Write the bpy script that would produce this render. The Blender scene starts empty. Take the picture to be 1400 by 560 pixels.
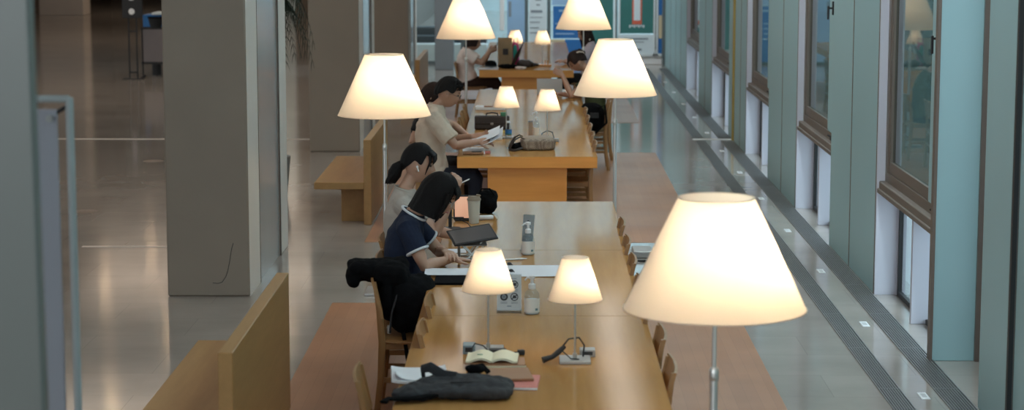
import bpy, bmesh, math, random
from mathutils import Vector, Matrix, Euler, noise
R = math.radians
PI = math.pi
random.seed(7)
scene = bpy.context.scene
COL = scene.collection

# ------------------------------------------------------------------ materials
def new_mat(name):
    m = bpy.data.materials.new(name); m.use_nodes = True
    nt = m.node_tree
    return m, nt, nt.nodes['Principled BSDF']

def srgb(r, g, b):
    def f(c):
        c /= 255.0
        return c / 12.92 if c <= 0.04045 else ((c + 0.055) / 1.055) ** 2.4
    return (f(r), f(g), f(b), 1.0)

def mat(name, col, rough=0.6, metal=0.0, var=0.08, scale=6.0, bump=0.0, bscale=60.0, spec=0.5, stretch=(1, 1, 1), **kw):
    """plain surface with a little procedural tone variation and optional bump"""
    m, nt, b = new_mat(name)
    N = nt.nodes; L = nt.links
    tc = N.new('ShaderNodeTexCoord'); mp = N.new('ShaderNodeMapping')
    mp.inputs['Scale'].default_value = stretch
    L.new(tc.outputs['Object'], mp.inputs['Vector'])
    nz = N.new('ShaderNodeTexNoise'); nz.inputs['Scale'].default_value = scale; nz.inputs['Detail'].default_value = 5
    L.new(mp.outputs['Vector'], nz.inputs['Vector'])
    mx = N.new('ShaderNodeMix'); mx.data_type = 'RGBA'
    c = col
    mx.inputs['A'].default_value = (c[0] * (1 - var), c[1] * (1 - var), c[2] * (1 - var), 1)
    mx.inputs['B'].default_value = (min(1, c[0] * (1 + var)), min(1, c[1] * (1 + var)), min(1, c[2] * (1 + var)), 1)
    L.new(nz.outputs['Fac'], mx.inputs['Factor'])
    L.new(mx.outputs['Result'], b.inputs['Base Color'])
    b.inputs['Roughness'].default_value = rough
    b.inputs['Metallic'].default_value = metal
    b.inputs['Specular IOR Level'].default_value = spec
    if bump:
        n2 = N.new('ShaderNodeTexNoise'); n2.inputs['Scale'].default_value = bscale; n2.inputs['Detail'].default_value = 3
        L.new(mp.outputs['Vector'], n2.inputs['Vector'])
        bp = N.new('ShaderNodeBump'); bp.inputs['Strength'].default_value = bump; bp.inputs['Distance'].default_value = 0.01
        L.new(n2.outputs['Fac'], bp.inputs['Height']); L.new(bp.outputs['Normal'], b.inputs['Normal'])
    for k, v in kw.items():
        b.inputs[k].default_value = v
    return m

def wood(name, c1, c2, rough=0.35, scale=3.0, stretch=(6, 0.6, 6), coat=0.0, spec=0.5):
    m, nt, b = new_mat(name)
    N = nt.nodes; L = nt.links
    tc = N.new('ShaderNodeTexCoord'); mp = N.new('ShaderNodeMapping'); mp.inputs['Scale'].default_value = stretch
    L.new(tc.outputs['Object'], mp.inputs['Vector'])
    nz = N.new('ShaderNodeTexNoise'); nz.inputs['Scale'].default_value = scale; nz.inputs['Detail'].default_value = 8
    nz.inputs['Roughness'].default_value = 0.65
    L.new(mp.outputs['Vector'], nz.inputs['Vector'])
    rp = N.new('ShaderNodeValToRGB')
    rp.color_ramp.elements[0].position = 0.3; rp.color_ramp.elements[0].color = c1
    rp.color_ramp.elements[1].position = 0.7; rp.color_ramp.elements[1].color = c2
    L.new(nz.outputs['Fac'], rp.inputs['Fac']); L.new(rp.outputs['Color'], b.inputs['Base Color'])
    b.inputs['Roughness'].default_value = rough; b.inputs['Coat Weight'].default_value = coat
    b.inputs['Coat Roughness'].default_value = 0.12
    b.inputs['Specular IOR Level'].default_value = spec
    return m

def tile_mat(name, c1, c2, mortar, bw, bh, rough=0.2, msize=0.004, off=0.0, spec=0.5, rot=0.0, tintvar=0.5, coat=0.0):
    """stone / plank flooring laid in the floor's own x-y plane"""
    m, nt, b = new_mat(name)
    N = nt.nodes; L = nt.links
    tc = N.new('ShaderNodeTexCoord'); mp = N.new('ShaderNodeMapping'); mp.inputs['Rotation'].default_value = (0, 0, rot)
    L.new(tc.outputs['Object'], mp.inputs['Vector'])
    br = N.new('ShaderNodeTexBrick'); br.offset = off; br.inputs['Scale'].default_value = 1.0
    br.inputs['Color1'].default_value = c1; br.inputs['Color2'].default_value = c2; br.inputs['Mortar'].default_value = mortar
    br.inputs['Mortar Size'].default_value = msize; br.inputs['Brick Width'].default_value = bw; br.inputs['Row Height'].default_value = bh
    br.inputs['Bias'].default_value = 0.0; br.inputs['Mortar Smooth'].default_value = 0.3
    L.new(mp.outputs['Vector'], br.inputs['Vector'])
    nz = N.new('ShaderNodeTexNoise'); nz.inputs['Scale'].default_value = 1.3; nz.inputs['Detail'].default_value = 6
    L.new(tc.outputs['Object'], nz.inputs['Vector'])
    mx = N.new('ShaderNodeMix'); mx.data_type = 'RGBA'; mx.blend_type = 'MULTIPLY'; mx.inputs['Factor'].default_value = tintvar
    L.new(br.outputs['Color'], mx.inputs['A']); L.new(nz.outputs['Fac'], mx.inputs['B'])
    L.new(mx.outputs['Result'], b.inputs['Base Color'])
    n3 = N.new('ShaderNodeTexNoise'); n3.inputs['Scale'].default_value = 0.9; n3.inputs['Detail'].default_value = 4
    L.new(tc.outputs['Object'], n3.inputs['Vector'])
    mr = N.new('ShaderNodeMapRange'); mr.inputs['To Min'].default_value = rough * 0.75; mr.inputs['To Max'].default_value = rough * 1.3
    L.new(n3.outputs['Fac'], mr.inputs['Value']); L.new(mr.outputs['Result'], b.inputs['Roughness'])
    b.inputs['Specular IOR Level'].default_value = spec
    b.inputs['Coat Weight'].default_value = coat; b.inputs['Coat Roughness'].default_value = 0.06
    return m

def check_mat(name, c1, c2, scale):
    m, nt, b = new_mat(name); N = nt.nodes; L = nt.links
    tc = N.new('ShaderNodeTexCoord'); mp = N.new('ShaderNodeMapping'); mp.inputs['Rotation'].default_value = (0.6, 0.4, 0.785)
    L.new(tc.outputs['Object'], mp.inputs['Vector'])
    ck = N.new('ShaderNodeTexChecker'); ck.inputs['Scale'].default_value = scale
    ck.inputs['Color1'].default_value = c1; ck.inputs['Color2'].default_value = c2
    L.new(mp.outputs['Vector'], ck.inputs['Vector']); L.new(ck.outputs['Color'], b.inputs['Base Color'])
    b.inputs['Roughness'].default_value = 0.7
    return m

def shade_mat(name):
    """translucent white polycarbonate / paper lampshade lit from inside"""
    m = bpy.data.materials.new(name); m.use_nodes = True
    nt = m.node_tree; N = nt.nodes; L = nt.links
    N.remove(N['Principled BSDF'])
    out = N['Material Output']
    tr = N.new('ShaderNodeBsdfTranslucent'); tr.inputs['Color'].default_value = (0.86, 0.77, 0.69, 1)
    df = N.new('ShaderNodeBsdfDiffuse'); df.inputs['Color'].default_value = (0.80, 0.74, 0.66, 1)
    mx = N.new('ShaderNodeMixShader'); mx.inputs['Fac'].default_value = 0.22
    nz = N.new('ShaderNodeTexNoise'); nz.inputs['Scale'].default_value = 90
    L.new(tr.outputs[0], mx.inputs[1]); L.new(df.outputs[0], mx.inputs[2]); L.new(mx.outputs[0], out.inputs['Surface'])
    return m

def glass_mat(name, tint=(0.9, 0.97, 1, 1), rough=0.02, alpha_mix=0.85, ior=1.45):
    """architectural glass: mostly see-through with a fresnel reflection"""
    m = bpy.data.materials.new(name); m.use_nodes = True
    nt = m.node_tree; N = nt.nodes; L = nt.links
    N.remove(N['Principled BSDF']); out = N['Material Output']
    t = N.new('ShaderNodeBsdfTransparent'); t.inputs['Color'].default_value = tint
    g = N.new('ShaderNodeBsdfGlossy'); g.inputs['Roughness'].default_value = rough
    lw = N.new('ShaderNodeLayerWeight'); lw.inputs['Blend'].default_value = .5
    pw = N.new('ShaderNodeMath'); pw.operation = 'POWER'; pw.inputs[1].default_value = 5; L.new(lw.outputs['Facing'], pw.inputs[0])
    f = N.new('ShaderNodeMath'); f.operation = 'MULTIPLY_ADD'; f.inputs[1].default_value = .9; f.inputs[2].default_value = .04; L.new(pw.outputs[0], f.inputs[0])
    mx = N.new('ShaderNodeMixShader')
    L.new(f.outputs[0], mx.inputs['Fac']); L.new(t.outputs[0], mx.inputs[1]); L.new(g.outputs[0], mx.inputs[2])
    L.new(mx.outputs[0], out.inputs['Surface'])
    return m

def emit_mat(name, col, s):
    m = bpy.data.materials.new(name); m.use_nodes = True
    nt = m.node_tree; b = nt.nodes['Principled BSDF']
    b.inputs['Base Color'].default_value = col
    b.inputs['Emission Color'].default_value = col; b.inputs['Emission Strength'].default_value = s
    return m

M = {}
M['floor'] = tile_mat('pale stone floor', (.44, .395, .355, 1), (.48, .432, .39, 1), (.385, .345, .31, 1), 1.2, 0.6, rough=.11, msize=.003, off=0.5, spec=.5)
M['woodfloor'] = tile_mat('timber floor inset', (.49, .215, .098, 1), (.54, .245, .115, 1), (.39, .17, .08, 1), 1.8, 0.075, rough=.38, msize=.0012, off=.4, rot=PI / 2, spec=.4)
M['conc'] = mat('fair faced concrete', (.235, .190, .148, 1), .75, var=.10, scale=2.2, bump=.15, bscale=25)
M['concpale'] = mat('pale concrete raised for lamplight', (.74, .67, .61, 1), .6, var=.06, scale=3)  # pale concrete, lightened further in place of lamp light on the column returns
M['metpanel'] = mat('satin grey metal panel', (.52, .52, .53, 1), .13, var=.05, scale=1.5, spec=.8)
M['wallpanel'] = mat('white steel with daylight tint', (.335, .52, .55, 1), .42, var=.04, scale=1.2, spec=.45)  # the daylight's teal cast is put into the colour of white steel
M['reveal'] = mat('pale painted reveal', (.60, .60, .68, 1), .5, var=.04, scale=1.2)
M['bronze'] = mat('bronze anodised trim', (.17, .135, .112, 1), .45, metal=.25, var=.1)
M['gold'] = mat('brass joint cover', (.42, .28, .08, 1), .35, metal=.7)
M['dark'] = mat('black gasket', (.012, .012, .013, 1), .5)
M['grate'] = mat('dark steel grating', (.215, .22, .22, 1), .45, metal=.5)
M['trench_shade'] = mat('painted trench shadow', (.02, .02, .022, 1), .8)  # near black painted for the trench's shade, laid flat at floor level
M['label'] = mat('white floor plate', (.80, .82, .84, 1), .4)
M['labelgrey'] = mat('grey floor socket lid', (.5, .52, .54, 1), .4)
M['table'] = wood('oak veneer lacquered', (.375, .188, .062, 1), (.455, .236, .085, 1), rough=.14, scale=2.0, stretch=(7, .5, 7), coat=0, spec=.6)
def lacquer(m, rough, f0, k):
    """diffuse wood under a satin varnish"""
    nt = m.node_tree; N = nt.nodes; L = nt.links; b = N['Principled BSDF']
    src = b.inputs['Base Color'].links[0].from_socket
    d = N.new('ShaderNodeBsdfDiffuse'); L.new(src, d.inputs['Color'])
    g_ = N.new('ShaderNodeBsdfGlossy'); g_.distribution = 'BECKMANN'; g_.inputs['Roughness'].default_value = rough; g_.inputs['Color'].default_value = (1, 1, 1, 1)
    lw = N.new('ShaderNodeLayerWeight'); lw.inputs['Blend'].default_value = .5
    pw = N.new('ShaderNodeMath'); pw.operation = 'POWER'; pw.inputs[1].default_value = 5; L.new(lw.outputs['Facing'], pw.inputs[0])
    f = N.new('ShaderNodeMath'); f.operation = 'MULTIPLY_ADD'; f.inputs[1].default_value = k; f.inputs[2].default_value = f0; L.new(pw.outputs[0], f.inputs[0])
    mx = N.new('ShaderNodeMixShader'); L.new(f.outputs[0], mx.inputs['Fac']); L.new(d.outputs[0], mx.inputs[1]); L.new(g_.outputs[0], mx.inputs[2])
    N.remove(b); L.new(mx.outputs[0], N['Material Output'].inputs['Surface'])
lacquer(M['table'], .13, .04, .40)
M['tableedge'] = wood('oak edge with lamp glow', (.64, .26, .05, 1), (.74, .32, .07, 1), rough=.35, scale=2.2, stretch=(.7, 6, 9))  # brighter, more orange oak standing in for the floor lamps' light
M['bench'] = wood('oak bench', (.38, .205, .072, 1), (.47, .26, .098, 1), rough=.42, scale=2.2, stretch=(6, .6, 6))
M['chair'] = wood('beech chair', (.27, .135, .048, 1), (.36, .19, .072, 1), rough=.4, scale=4, stretch=(5, 5, .8))
M['shade'] = shade_mat('translucent shade')
M['alu'] = mat('brushed aluminium', (.62, .60, .57, 1), .32, metal=.85, var=.05)
M['alud'] = mat('dull aluminium base', (.40, .39, .38, 1), .38, metal=.7, var=.05)
M['black'] = mat('matt black', (.014, .014, .016, 1), .6)
M['blackgloss'] = mat('black glass', (.012, .013, .016, 1), .12)
M['blackcloth'] = mat('black cloth', (.0045, .0045, .0052, 1), .95, bump=.4, bscale=180, spec=.08)
M['greycloth'] = mat('charcoal bag cloth', (.036, .036, .040, 1), .85, bump=.5, bscale=160, var=.25, spec=.3)
M['paper'] = mat('white paper', (.80, .81, .85, 1), .7, var=.02)
M['oldpaper'] = mat('yellowed paper', (.70, .66, .50, 1), .7, var=.05)
M['white'] = mat('white plastic', (.78, .78, .78, 1), .35, var=.02)
M['whitemetal'] = mat('white enamelled tube', (.38, .40, .40, 1), .35, var=.02)
M['board'] = mat('whiteboard sheet', (.37, .36, .40, 1), .25, var=.02)
M['leather'] = mat('dark brown leather', (.030, .018, .014, 1), .45, bump=.3, bscale=120, var=.2)
M['yellow'] = mat('ochre folder', (.50, .33, .03, 1), .5)
M['pink'] = mat('salmon notebook', (.62, .20, .17, 1), .5)
M['brownbook'] = mat('brown book cover', (.30, .14, .065, 1), .5)
M['clear'] = glass_mat('clear plastic', (.86, .90, .92, 1), .05, ior=1.35)
M['glass'] = glass_mat('window glass', (.92, .97, .97, 1), .015)
M['glassside'] = glass_mat('tinted side glass', (.34, .42, .40, 1), .02)
M['blue'] = mat('blue print', (.02, .10, .36, 1), .5)
M['labelblue'] = mat('bottle label blue', (.03, .16, .40, 1), .4)
M['green'] = mat('green print', (.05, .20, .10, 1), .5)
M['cup'] = mat('paper cup', (.62, .60, .52, 1), .5, var=.02)
M['cuplid'] = mat('brown cup lid', (.30, .23, .16, 1), .4)
M['check'] = check_mat('brown checked cloth', (.36, .28, .21, 1), (.13, .085, .06, 1), 95)
M['tan'] = mat('taupe cloth', (.33, .25, .19, 1), .8)
M['kraft'] = mat('kraft paper', (.60, .43, .25, 1), .75, var=.12, scale=14)
M['magenta'] = mat('magenta cloth', (.62, .06, .20, 1), .7)
M['teal'] = mat('teal cloth', (.02, .28, .22, 1), .7)
M['leaf'] = mat('palm leaf', (.006, .015, .006, 1), .7, var=.3)
M['trunk'] = mat('palm stem', (.08, .06, .035, 1), .8)
M['pot'] = mat('grey planter', (.2, .19, .18, 1), .6)
M['soil'] = mat('soil', (.03, .022, .015, 1), .9)
M['peach'] = emit_mat('lit tablet screen', (.95, .50, .33, 1), .35)
M['ceil'] = mat('ceiling board', (.42, .42, .41, 1), .8)
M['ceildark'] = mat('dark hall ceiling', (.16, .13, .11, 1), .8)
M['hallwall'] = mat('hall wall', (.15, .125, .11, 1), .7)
M['downlight'] = emit_mat('warm downlight', (1, .70, .40, 1), 60)
M['frame'] = mat('white door frame', (.70, .76, .78, 1), .4)
M['steelframe'] = mat('grey steel frame', (.10, .125, .13, 1), .4)
M['paving'] = mat('outdoor paving', (.45, .47, .48, 1), .7)
M['bluebuilding'] = mat('pale building outside', (.66, .78, .82, 1), .6, var=.06, scale=.6)
M['outdark'] = mat('dark planter edge', (.06, .07, .08, 1), .7)
M['postergreen'] = mat('green poster', (.035, .17, .155, 1), .35, var=.12, scale=3)
M['posterwhite'] = mat('white poster paper', (.66, .74, .78, 1), .45, var=.03)
M['posterblue'] = mat('blue poster', (.02, .15, .42, 1), .4, var=.2, scale=4)
M['posterpale'] = mat('pale blue poster', (.30, .47, .68, 1), .4, var=.1, scale=4)
M['postertan'] = mat('sand poster', (.62, .52, .34, 1), .5)
M['posterred'] = mat('red print', (.70, .14, .08, 1), .5)
M['text'] = mat('grey print', (.22, .26, .30, 1), .6)
M['icon'] = mat('black print', (.03, .03, .035, 1), .6)
M['sign'] = mat('grey white sign card', (.52, .54, .55, 1), .45, var=.02)
M['signgrey'] = mat('sign backing', (.30, .33, .34, 1), .45)
M['skin'] = mat('skin', (.47, .27, .185, 1), .5, var=.06, scale=14, **{'Subsurface Weight': .06})
M['skintan'] = mat('tanned skin', (.43, .23, .15, 1), .5, var=.06, scale=14, **{'Subsurface Weight': .06})
M['lip'] = mat('lip', (.40, .14, .12, 1), .45)
M['eye'] = mat('eye', (.03, .02, .018, 1), .25)
M['hair'] = mat('black hair', (.007, .006, .006, 1), .6, bump=.5, bscale=24, stretch=(9, 9, 1), var=.3, spec=.14)
M['hairbrown'] = mat('dark brown hair', (.026, .014, .011, 1), .55, bump=.5, bscale=24, stretch=(9, 9, 1), var=.3, spec=.14)
M['navy'] = mat('navy jersey', (.014, .020, .042, 1), .85, bump=.2, bscale=200, spec=.2)
M['ribwhite'] = mat('white ribbed trim', (.68, .70, .72, 1), .8)
M['greytee'] = mat('warm grey jersey', (.44, .39, .34, 1), .85, bump=.2, bscale=200, spec=.2)
M['cream'] = mat('cream shirt cotton', (.58, .47, .37, 1), .85, bump=.2, bscale=160, spec=.2)
M['blacktee'] = mat('black jersey', (.014, .014, .016, 1), .85, spec=.2)
M['blush'] = mat('pale pink blouse', (.80, .68, .63, 1), .85, spec=.2)
M['olive'] = mat('olive shirt', (.055, .060, .026, 1), .85, spec=.2)
M['palemauve'] = mat('pale mauve top', (.52, .45, .50, 1), .85, spec=.2)
M['denim'] = mat('dark denim', (.018, .022, .034, 1), .85, bump=.3, bscale=200, spec=.2)
M['blackpants'] = mat('black trousers', (.014, .012, .013, 1), .85, spec=.2)
M['brownpants'] = mat('dark brown trousers', (.035, .018, .013, 1), .85, spec=.2)
M['shoe'] = mat('dark shoe', (.03, .028, .028, 1), .6)
M['belt'] = mat('black belt', (.012, .011, .011, 1), .4)
M['shell'] = mat('cream hair claw', (.60, .50, .40, 1), .3)

# ------------------------------------------------------------------ mesh builder
class MB:
    def __init__(s): s.bm = bmesh.new()
    def _faces(s, vs, fs):
        v = [s.bm.verts.new(p) for p in vs]
        for f in fs:
            try: s.bm.faces.new([v[i] for i in f])
            except ValueError: pass
        return v
    def box(s, c, size, rot=None, bevel=0.0, seg=2):
        hx, hy, hz = size[0] / 2, size[1] / 2, size[2] / 2
        vs = [Vector((x, y, z)) for z in (-hz, hz) for y in (-hy, hy) for x in (-hx, hx)]
        tmp = bmesh.new()
        tv = [tmp.verts.new(p) for p in vs]
        for f in ((0, 2, 3, 1), (4, 5, 7, 6), (0, 1, 5, 4), (2, 6, 7, 3), (0, 4, 6, 2), (1, 3, 7, 5)):
            tmp.faces.new([tv[i] for i in f])
        if bevel > 0:
            bmesh.ops.bevel(tmp, geom=list(tmp.edges), offset=min(bevel, min(hx, hy, hz) * .95), segments=seg, affect='EDGES', profile=.5)
        mtx = Matrix.Translation(c)
        if rot is not None: mtx = mtx @ (rot if isinstance(rot, Matrix) else Euler(rot).to_matrix().to_4x4())
        s.merge(tmp, mtx); return s
    def bx(s, x0, x1, y0, y1, z0, z1, bevel=0.0, seg=2):
        return s.box(((x0 + x1) / 2, (y0 + y1) / 2, (z0 + z1) / 2), (abs(x1 - x0), abs(y1 - y0), abs(z1 - z0)), None, bevel, seg)
    def merge(s, tmp, mtx=Matrix()):
        tmp.verts.index_update()
        v = [s.bm.verts.new(mtx @ q.co) for q in tmp.verts]
        for f in tmp.faces:
            try: s.bm.faces.new([v[q.index] for q in f.verts])
            except ValueError: pass
        tmp.free()
    def loft(s, pts, rad, n=16, cap=True, up=None, power=2.0):
        """rings along pts; rad = r or (rside, rup) per point; superellipse power"""
        pts = [Vector(p) for p in pts]
        rings = []
        last = None
        for i, p in enumerate(pts):
            a = pts[max(0, i - 1)]; b = pts[min(len(pts) - 1, i + 1)]
            t = (b - a)
            if t.length < 1e-9: t = Vector((0, 0, 1))
            t.normalize()
            u = Vector(up) if up is not None else (last if last is not None else (Vector((0, 0, 1)) if abs(t.z) < .9 else Vector((1, 0, 0))))
            u = u - t * u.dot(t)
            if u.length < 1e-6: u = Vector((1, 0, 0)) - t * t.x
            u.normalize(); last = u
            w = t.cross(u)
            r = rad[i]
            ra, rb = (r, r) if not isinstance(r, (tuple, list)) else r
            ring = []
            for k in range(n):
                th = 2 * PI * k / n
                cx, sy = math.cos(th), math.sin(th)
                if power != 2.0:
                    cx = math.copysign(abs(cx) ** (2 / power), cx); sy = math.copysign(abs(sy) ** (2 / power), sy)
                ring.append(s.bm.verts.new(p + w * (ra * cx) + u * (rb * sy)))
            rings.append(ring)
        for i in range(len(rings) - 1):
            for k in range(n):
                s.bm.faces.new((rings[i][k], rings[i][(k + 1) % n], rings[i + 1][(k + 1) % n], rings[i + 1][k]))
        if cap:
            s.bm.faces.new(list(reversed(rings[0]))); s.bm.faces.new(rings[-1])
        return s
    def tube(s, pts, r, n=8): return s.loft(pts, [r] * len(pts), n)
    def cyl(s, p0, p1, r0, r1=None, n=20): return s.loft([p0, p1], [r0, r0 if r1 is None else r1], n)
    def lathe(s, c, prof, n=32, closed=False):
        """prof: list of (r, z)"""
        c = Vector(c); rings = []
        for r, z in prof:
            if r < 1e-6: rings.append([s.bm.verts.new(c + Vector((0, 0, z)))])
            else: rings.append([s.bm.verts.new(c + Vector((r * math.cos(2 * PI * k / n), r * math.sin(2 * PI * k / n), z))) for k in range(n)])
        prs = list(zip(rings[:-1], rings[1:]))
        if closed: prs.append((rings[-1], rings[0]))
        for a, b in prs:
            for k in range(n):
                if len(a) == 1 and len(b) == 1: continue
                if len(a) == 1: s.bm.faces.new((a[0], b[(k + 1) % n], b[k]))
                elif len(b) == 1: s.bm.faces.new((a[k], a[(k + 1) % n], b[0]))
                else: s.bm.faces.new((a[k], a[(k + 1) % n], b[(k + 1) % n], b[k]))
        return s
    def blob(s, c, rad, power=2.0, amp=0.0, freq=8.0, nu=32, nv=20, rot=None, seed=0):
        c = Vector(c); rows = []
        m = Euler(rot).to_matrix() if rot is not None else Matrix.Identity(3)
        def sp(v, e): return math.copysign(abs(v) ** (2 / e), v)
        for j in range(nv + 1):
            ph = -PI / 2 + PI * j / nv
            row = []
            for i in range(nu if 0 < j < nv else 1):
                th = 2 * PI * i / nu
                p = Vector((rad[0] * sp(math.cos(ph), power) * sp(math.cos(th), power), rad[1] * sp(math.cos(ph), power) * sp(math.sin(th), power), rad[2] * sp(math.sin(ph), power)))
                if amp:
                    q = p * freq + Vector((seed * 7.1, seed * 3.3, seed))
                    p = p + p.normalized() * amp * noise.fractal(q, 1.0, 2.0, 3)
                row.append(s.bm.verts.new(c + m @ p))
            rows.append(row)
        for j in range(nv):
            a, b = rows[j], rows[j + 1]
            for i in range(nu):
                if len(a) == 1: s.bm.faces.new((a[0], b[(i + 1) % nu], b[i]))
                elif len(b) == 1: s.bm.faces.new((a[i], a[(i + 1) % nu], b[0]))
                else: s.bm.faces.new((a[i], a[(i + 1) % nu], b[(i + 1) % nu], b[i]))
        return s
    def prism(s, poly, d0, d1, axis='z'):
        """poly of 2D points extruded along axis"""
        def P(a, b, d): return {'z': (a, b, d), 'y': (a, d, b), 'x': (d, a, b)}[axis]
        v0 = [s.bm.verts.new(P(a, b, d0)) for a, b in poly]; v1 = [s.bm.verts.new(P(a, b, d1)) for a, b in poly]
        n = len(poly)
        s.bm.faces.new(list(reversed(v0))); s.bm.faces.new(v1)
        for i in range(n): s.bm.faces.new((v0[i], v0[(i + 1) % n], v1[(i + 1) % n], v1[i]))
        return s
    def grid(s, fn, nu, nv, thick=0.0):
        """surface fn(u,v)->point, u,v in 0..1, given a thickness downwards along the normal"""
        v = [[s.bm.verts.new(fn(i / nu, j / nv)) for i in range(nu + 1)] for j in range(nv + 1)]
        fs = []
        for j in range(nv):
            for i in range(nu):
                fs.append(s.bm.faces.new((v[j][i], v[j][i + 1], v[j + 1][i + 1], v[j + 1][i])))
        if thick:
            bmesh.ops.recalc_face_normals(s.bm, faces=fs)
            bmesh.ops.solidify(s.bm, geom=fs, thickness=thick)
        return s
    def xform(s, m):
        bmesh.ops.transform(s.bm, matrix=m, verts=s.bm.verts); return s
    def mesh(s, name, smooth=False, angle=40):
        bmesh.ops.recalc_face_normals(s.bm, faces=s.bm.faces)
        me = bpy.data.meshes.new(name); s.bm.to_mesh(me); s.bm.free()
        if smooth:
            for p in me.polygons: p.use_smooth = True
            try: me.set_sharp_from_angle(angle=R(angle))
            except Exception: pass
        return me
    def build(s, name, m, parent=None, loc=None, rot=None, smooth=False, angle=40):
        me = s.mesh(name, smooth, angle); me.materials.append(M[m] if isinstance(m, str) else m)
        o = bpy.data.objects.new(name, me); COL.objects.link(o)
        if parent is not None: o.parent = parent
        if loc is not None: o.location = loc
        if rot is not None: o.rotation_euler = rot
        return o

def fuse(mb, name, m, parent=None, voxel=.008, smooth=4, fold=0.0, ffreq=14.0, stretch=(1, 1, 1), seed=0):
    """weld overlapping closed shapes into one continuous skin"""
    bmesh.ops.recalc_face_normals(mb.bm, faces=mb.bm.faces)
    me = bpy.data.meshes.new(name); mb.bm.to_mesh(me); mb.bm.free()
    o = bpy.data.objects.new(name, me); COL.objects.link(o)
    md = o.modifiers.new('r', 'REMESH'); md.mode = 'VOXEL'; md.voxel_size = voxel; md.adaptivity = 0
    if smooth:
        sm = o.modifiers.new('s', 'SMOOTH'); sm.factor = .5; sm.iterations = smooth
    dg = bpy.context.evaluated_depsgraph_get(); dg.update()
    me2 = bpy.data.meshes.new_from_object(o.evaluated_get(dg))
    o.modifiers.clear(); o.data = me2; me2.name = name
    bpy.data.meshes.remove(me)
    if fold:
        ns = [v.normal.copy() for v in me2.vertices]
        for v, nn in zip(me2.vertices, ns):
            q = Vector((v.co.x * stretch[0], v.co.y * stretch[1], v.co.z * stretch[2])) * ffreq + Vector((seed * 5.7, 0, seed))
            v.co += nn * (fold * noise.fractal(q, 1.0, 2.1, 3))
    for p in me2.polygons: p.use_smooth = True
    me2.materials.clear(); me2.materials.append(M[m])
    if parent is not None: o.parent = parent
    return o

def tag(o, label, cat, group=None, kind=None):
    o['label'] = label; o['category'] = cat
    if group: o['group'] = group
    if kind: o['kind'] = kind
    return o
def thing(name, label, cat, loc=(0, 0, 0), rz=0.0, group=None):
    o = bpy.data.objects.new(name, None); COL.objects.link(o)
    o.empty_display_size = .1
    o.location = loc; o.rotation_euler = (0, 0, rz)
    return tag(o, label, cat, group)
def struct(o):
    o['kind'] = 'structure'; return o
def dup(root, loc, rz, label, group=None):
    """a copy of a thing with copies of its parts and sub-parts"""
    r = root.copy(); COL.objects.link(r); r.location = loc; r.rotation_euler = (0, 0, rz); r['label'] = label
    if group: r['group'] = group
    for ch in list(root.children):
        c = ch.copy(); COL.objects.link(c); c.parent = r
        for g in list(ch.children):
            d = g.copy(); COL.objects.link(d); d.parent = c
    return r
# ------------------------------------------------------------------ the setting
struct(MB().bx(-16, 2.95, -12, 78, -.25, 0).build('floor', 'floor'))
for i, (x0, x1, y0, y1) in enumerate(((-1.50, 1.48, 6.5, 15.02), (-1.50, 1.50, 17.95, 25.1), (-1.50, 1.50, 28.9, 36.4))):
    struct(MB().bx(x0, x1, y0, y1, -.01, .003).build('floor_timber', 'woodfloor'))
# expansion joints across the floor
struct(MB().bx(2.08, 2.6, 26.62, 26.76, -.01, .004).build('trim_1', 'label'))
struct(MB().bx(-16, -2.3, 26.60, 26.68, -.01, .004).build('trim_2', 'concpale'))
struct(MB().bx(-3.95, -2.77, 17.64, 17.70, -.01, .004).build('trim_3', 'concpale'))
# two lines of trench grating along the window wall
def grating(x0, x1, y0, y1, nbars):
    b = struct(MB().bx(x0, x1, y0, y1, -.01, .002).build('floor_grating', 'trench_shade'))
    g = MB(); w = (x1 - x0) / nbars
    for k in range(nbars + 1):
        x = x0 + k * w
        g.bx(x - .0042, x + .0042, y0, y1, .001, .008)
    y = y0
    while y < y1:
        g.bx(x0, x1, y, y + .02, .001, .0065); y += 1.2
    g.build('grating_bars', 'grate', b)
grating(2.10, 2.225, 5.0, 26.5, 8); grating(2.435, 2.585, 5.0, 26.5, 9)
grating(2.10, 2.225, 26.85, 39.8, 8); grating(2.435, 2.585, 26.85, 39.8, 9)

# right-hand wall: flush steel panels, deep window recesses
XW = 2.60
def panel(y0, y1, z1=6.0):
    w = struct(MB().bx(XW, XW + .16, y0 + .012, y1 - .012, 0, z1, .004, 1).build('wall_right', 'wallpanel'))
    MB().bx(XW - .003, XW + .02, y0 - .012, y0 + .011, 0, z1).build('edge_trim', 'bronze', w)
    return w
for y0, y1 in ((6.0, 7.6), (7.6, 9.2), (9.2, 10.9), (10.97, 11.75), (15.45, 16.7), (16.7, 17.85), (20.2, 21.4), (21.4, 22.65), (25.05, 25.75), (25.75, 26.5),
               (26.62, 27.3), (29.9, 31.1), (31.1, 32.3), (34.9, 36.3), (36.3, 37.6), (37.6, 39.0), (39.0, 41.0)):
    panel(y0, y1)
struct(MB().bx(2.575, 2.60, 26.52, 26.60, 0, 6.0).build('trim_4', 'gold'))
struct(MB().bx(2.575, 2.60, 10.915, 10.955, 0, 6.0).build('trim_5', 'dark'))
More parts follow.
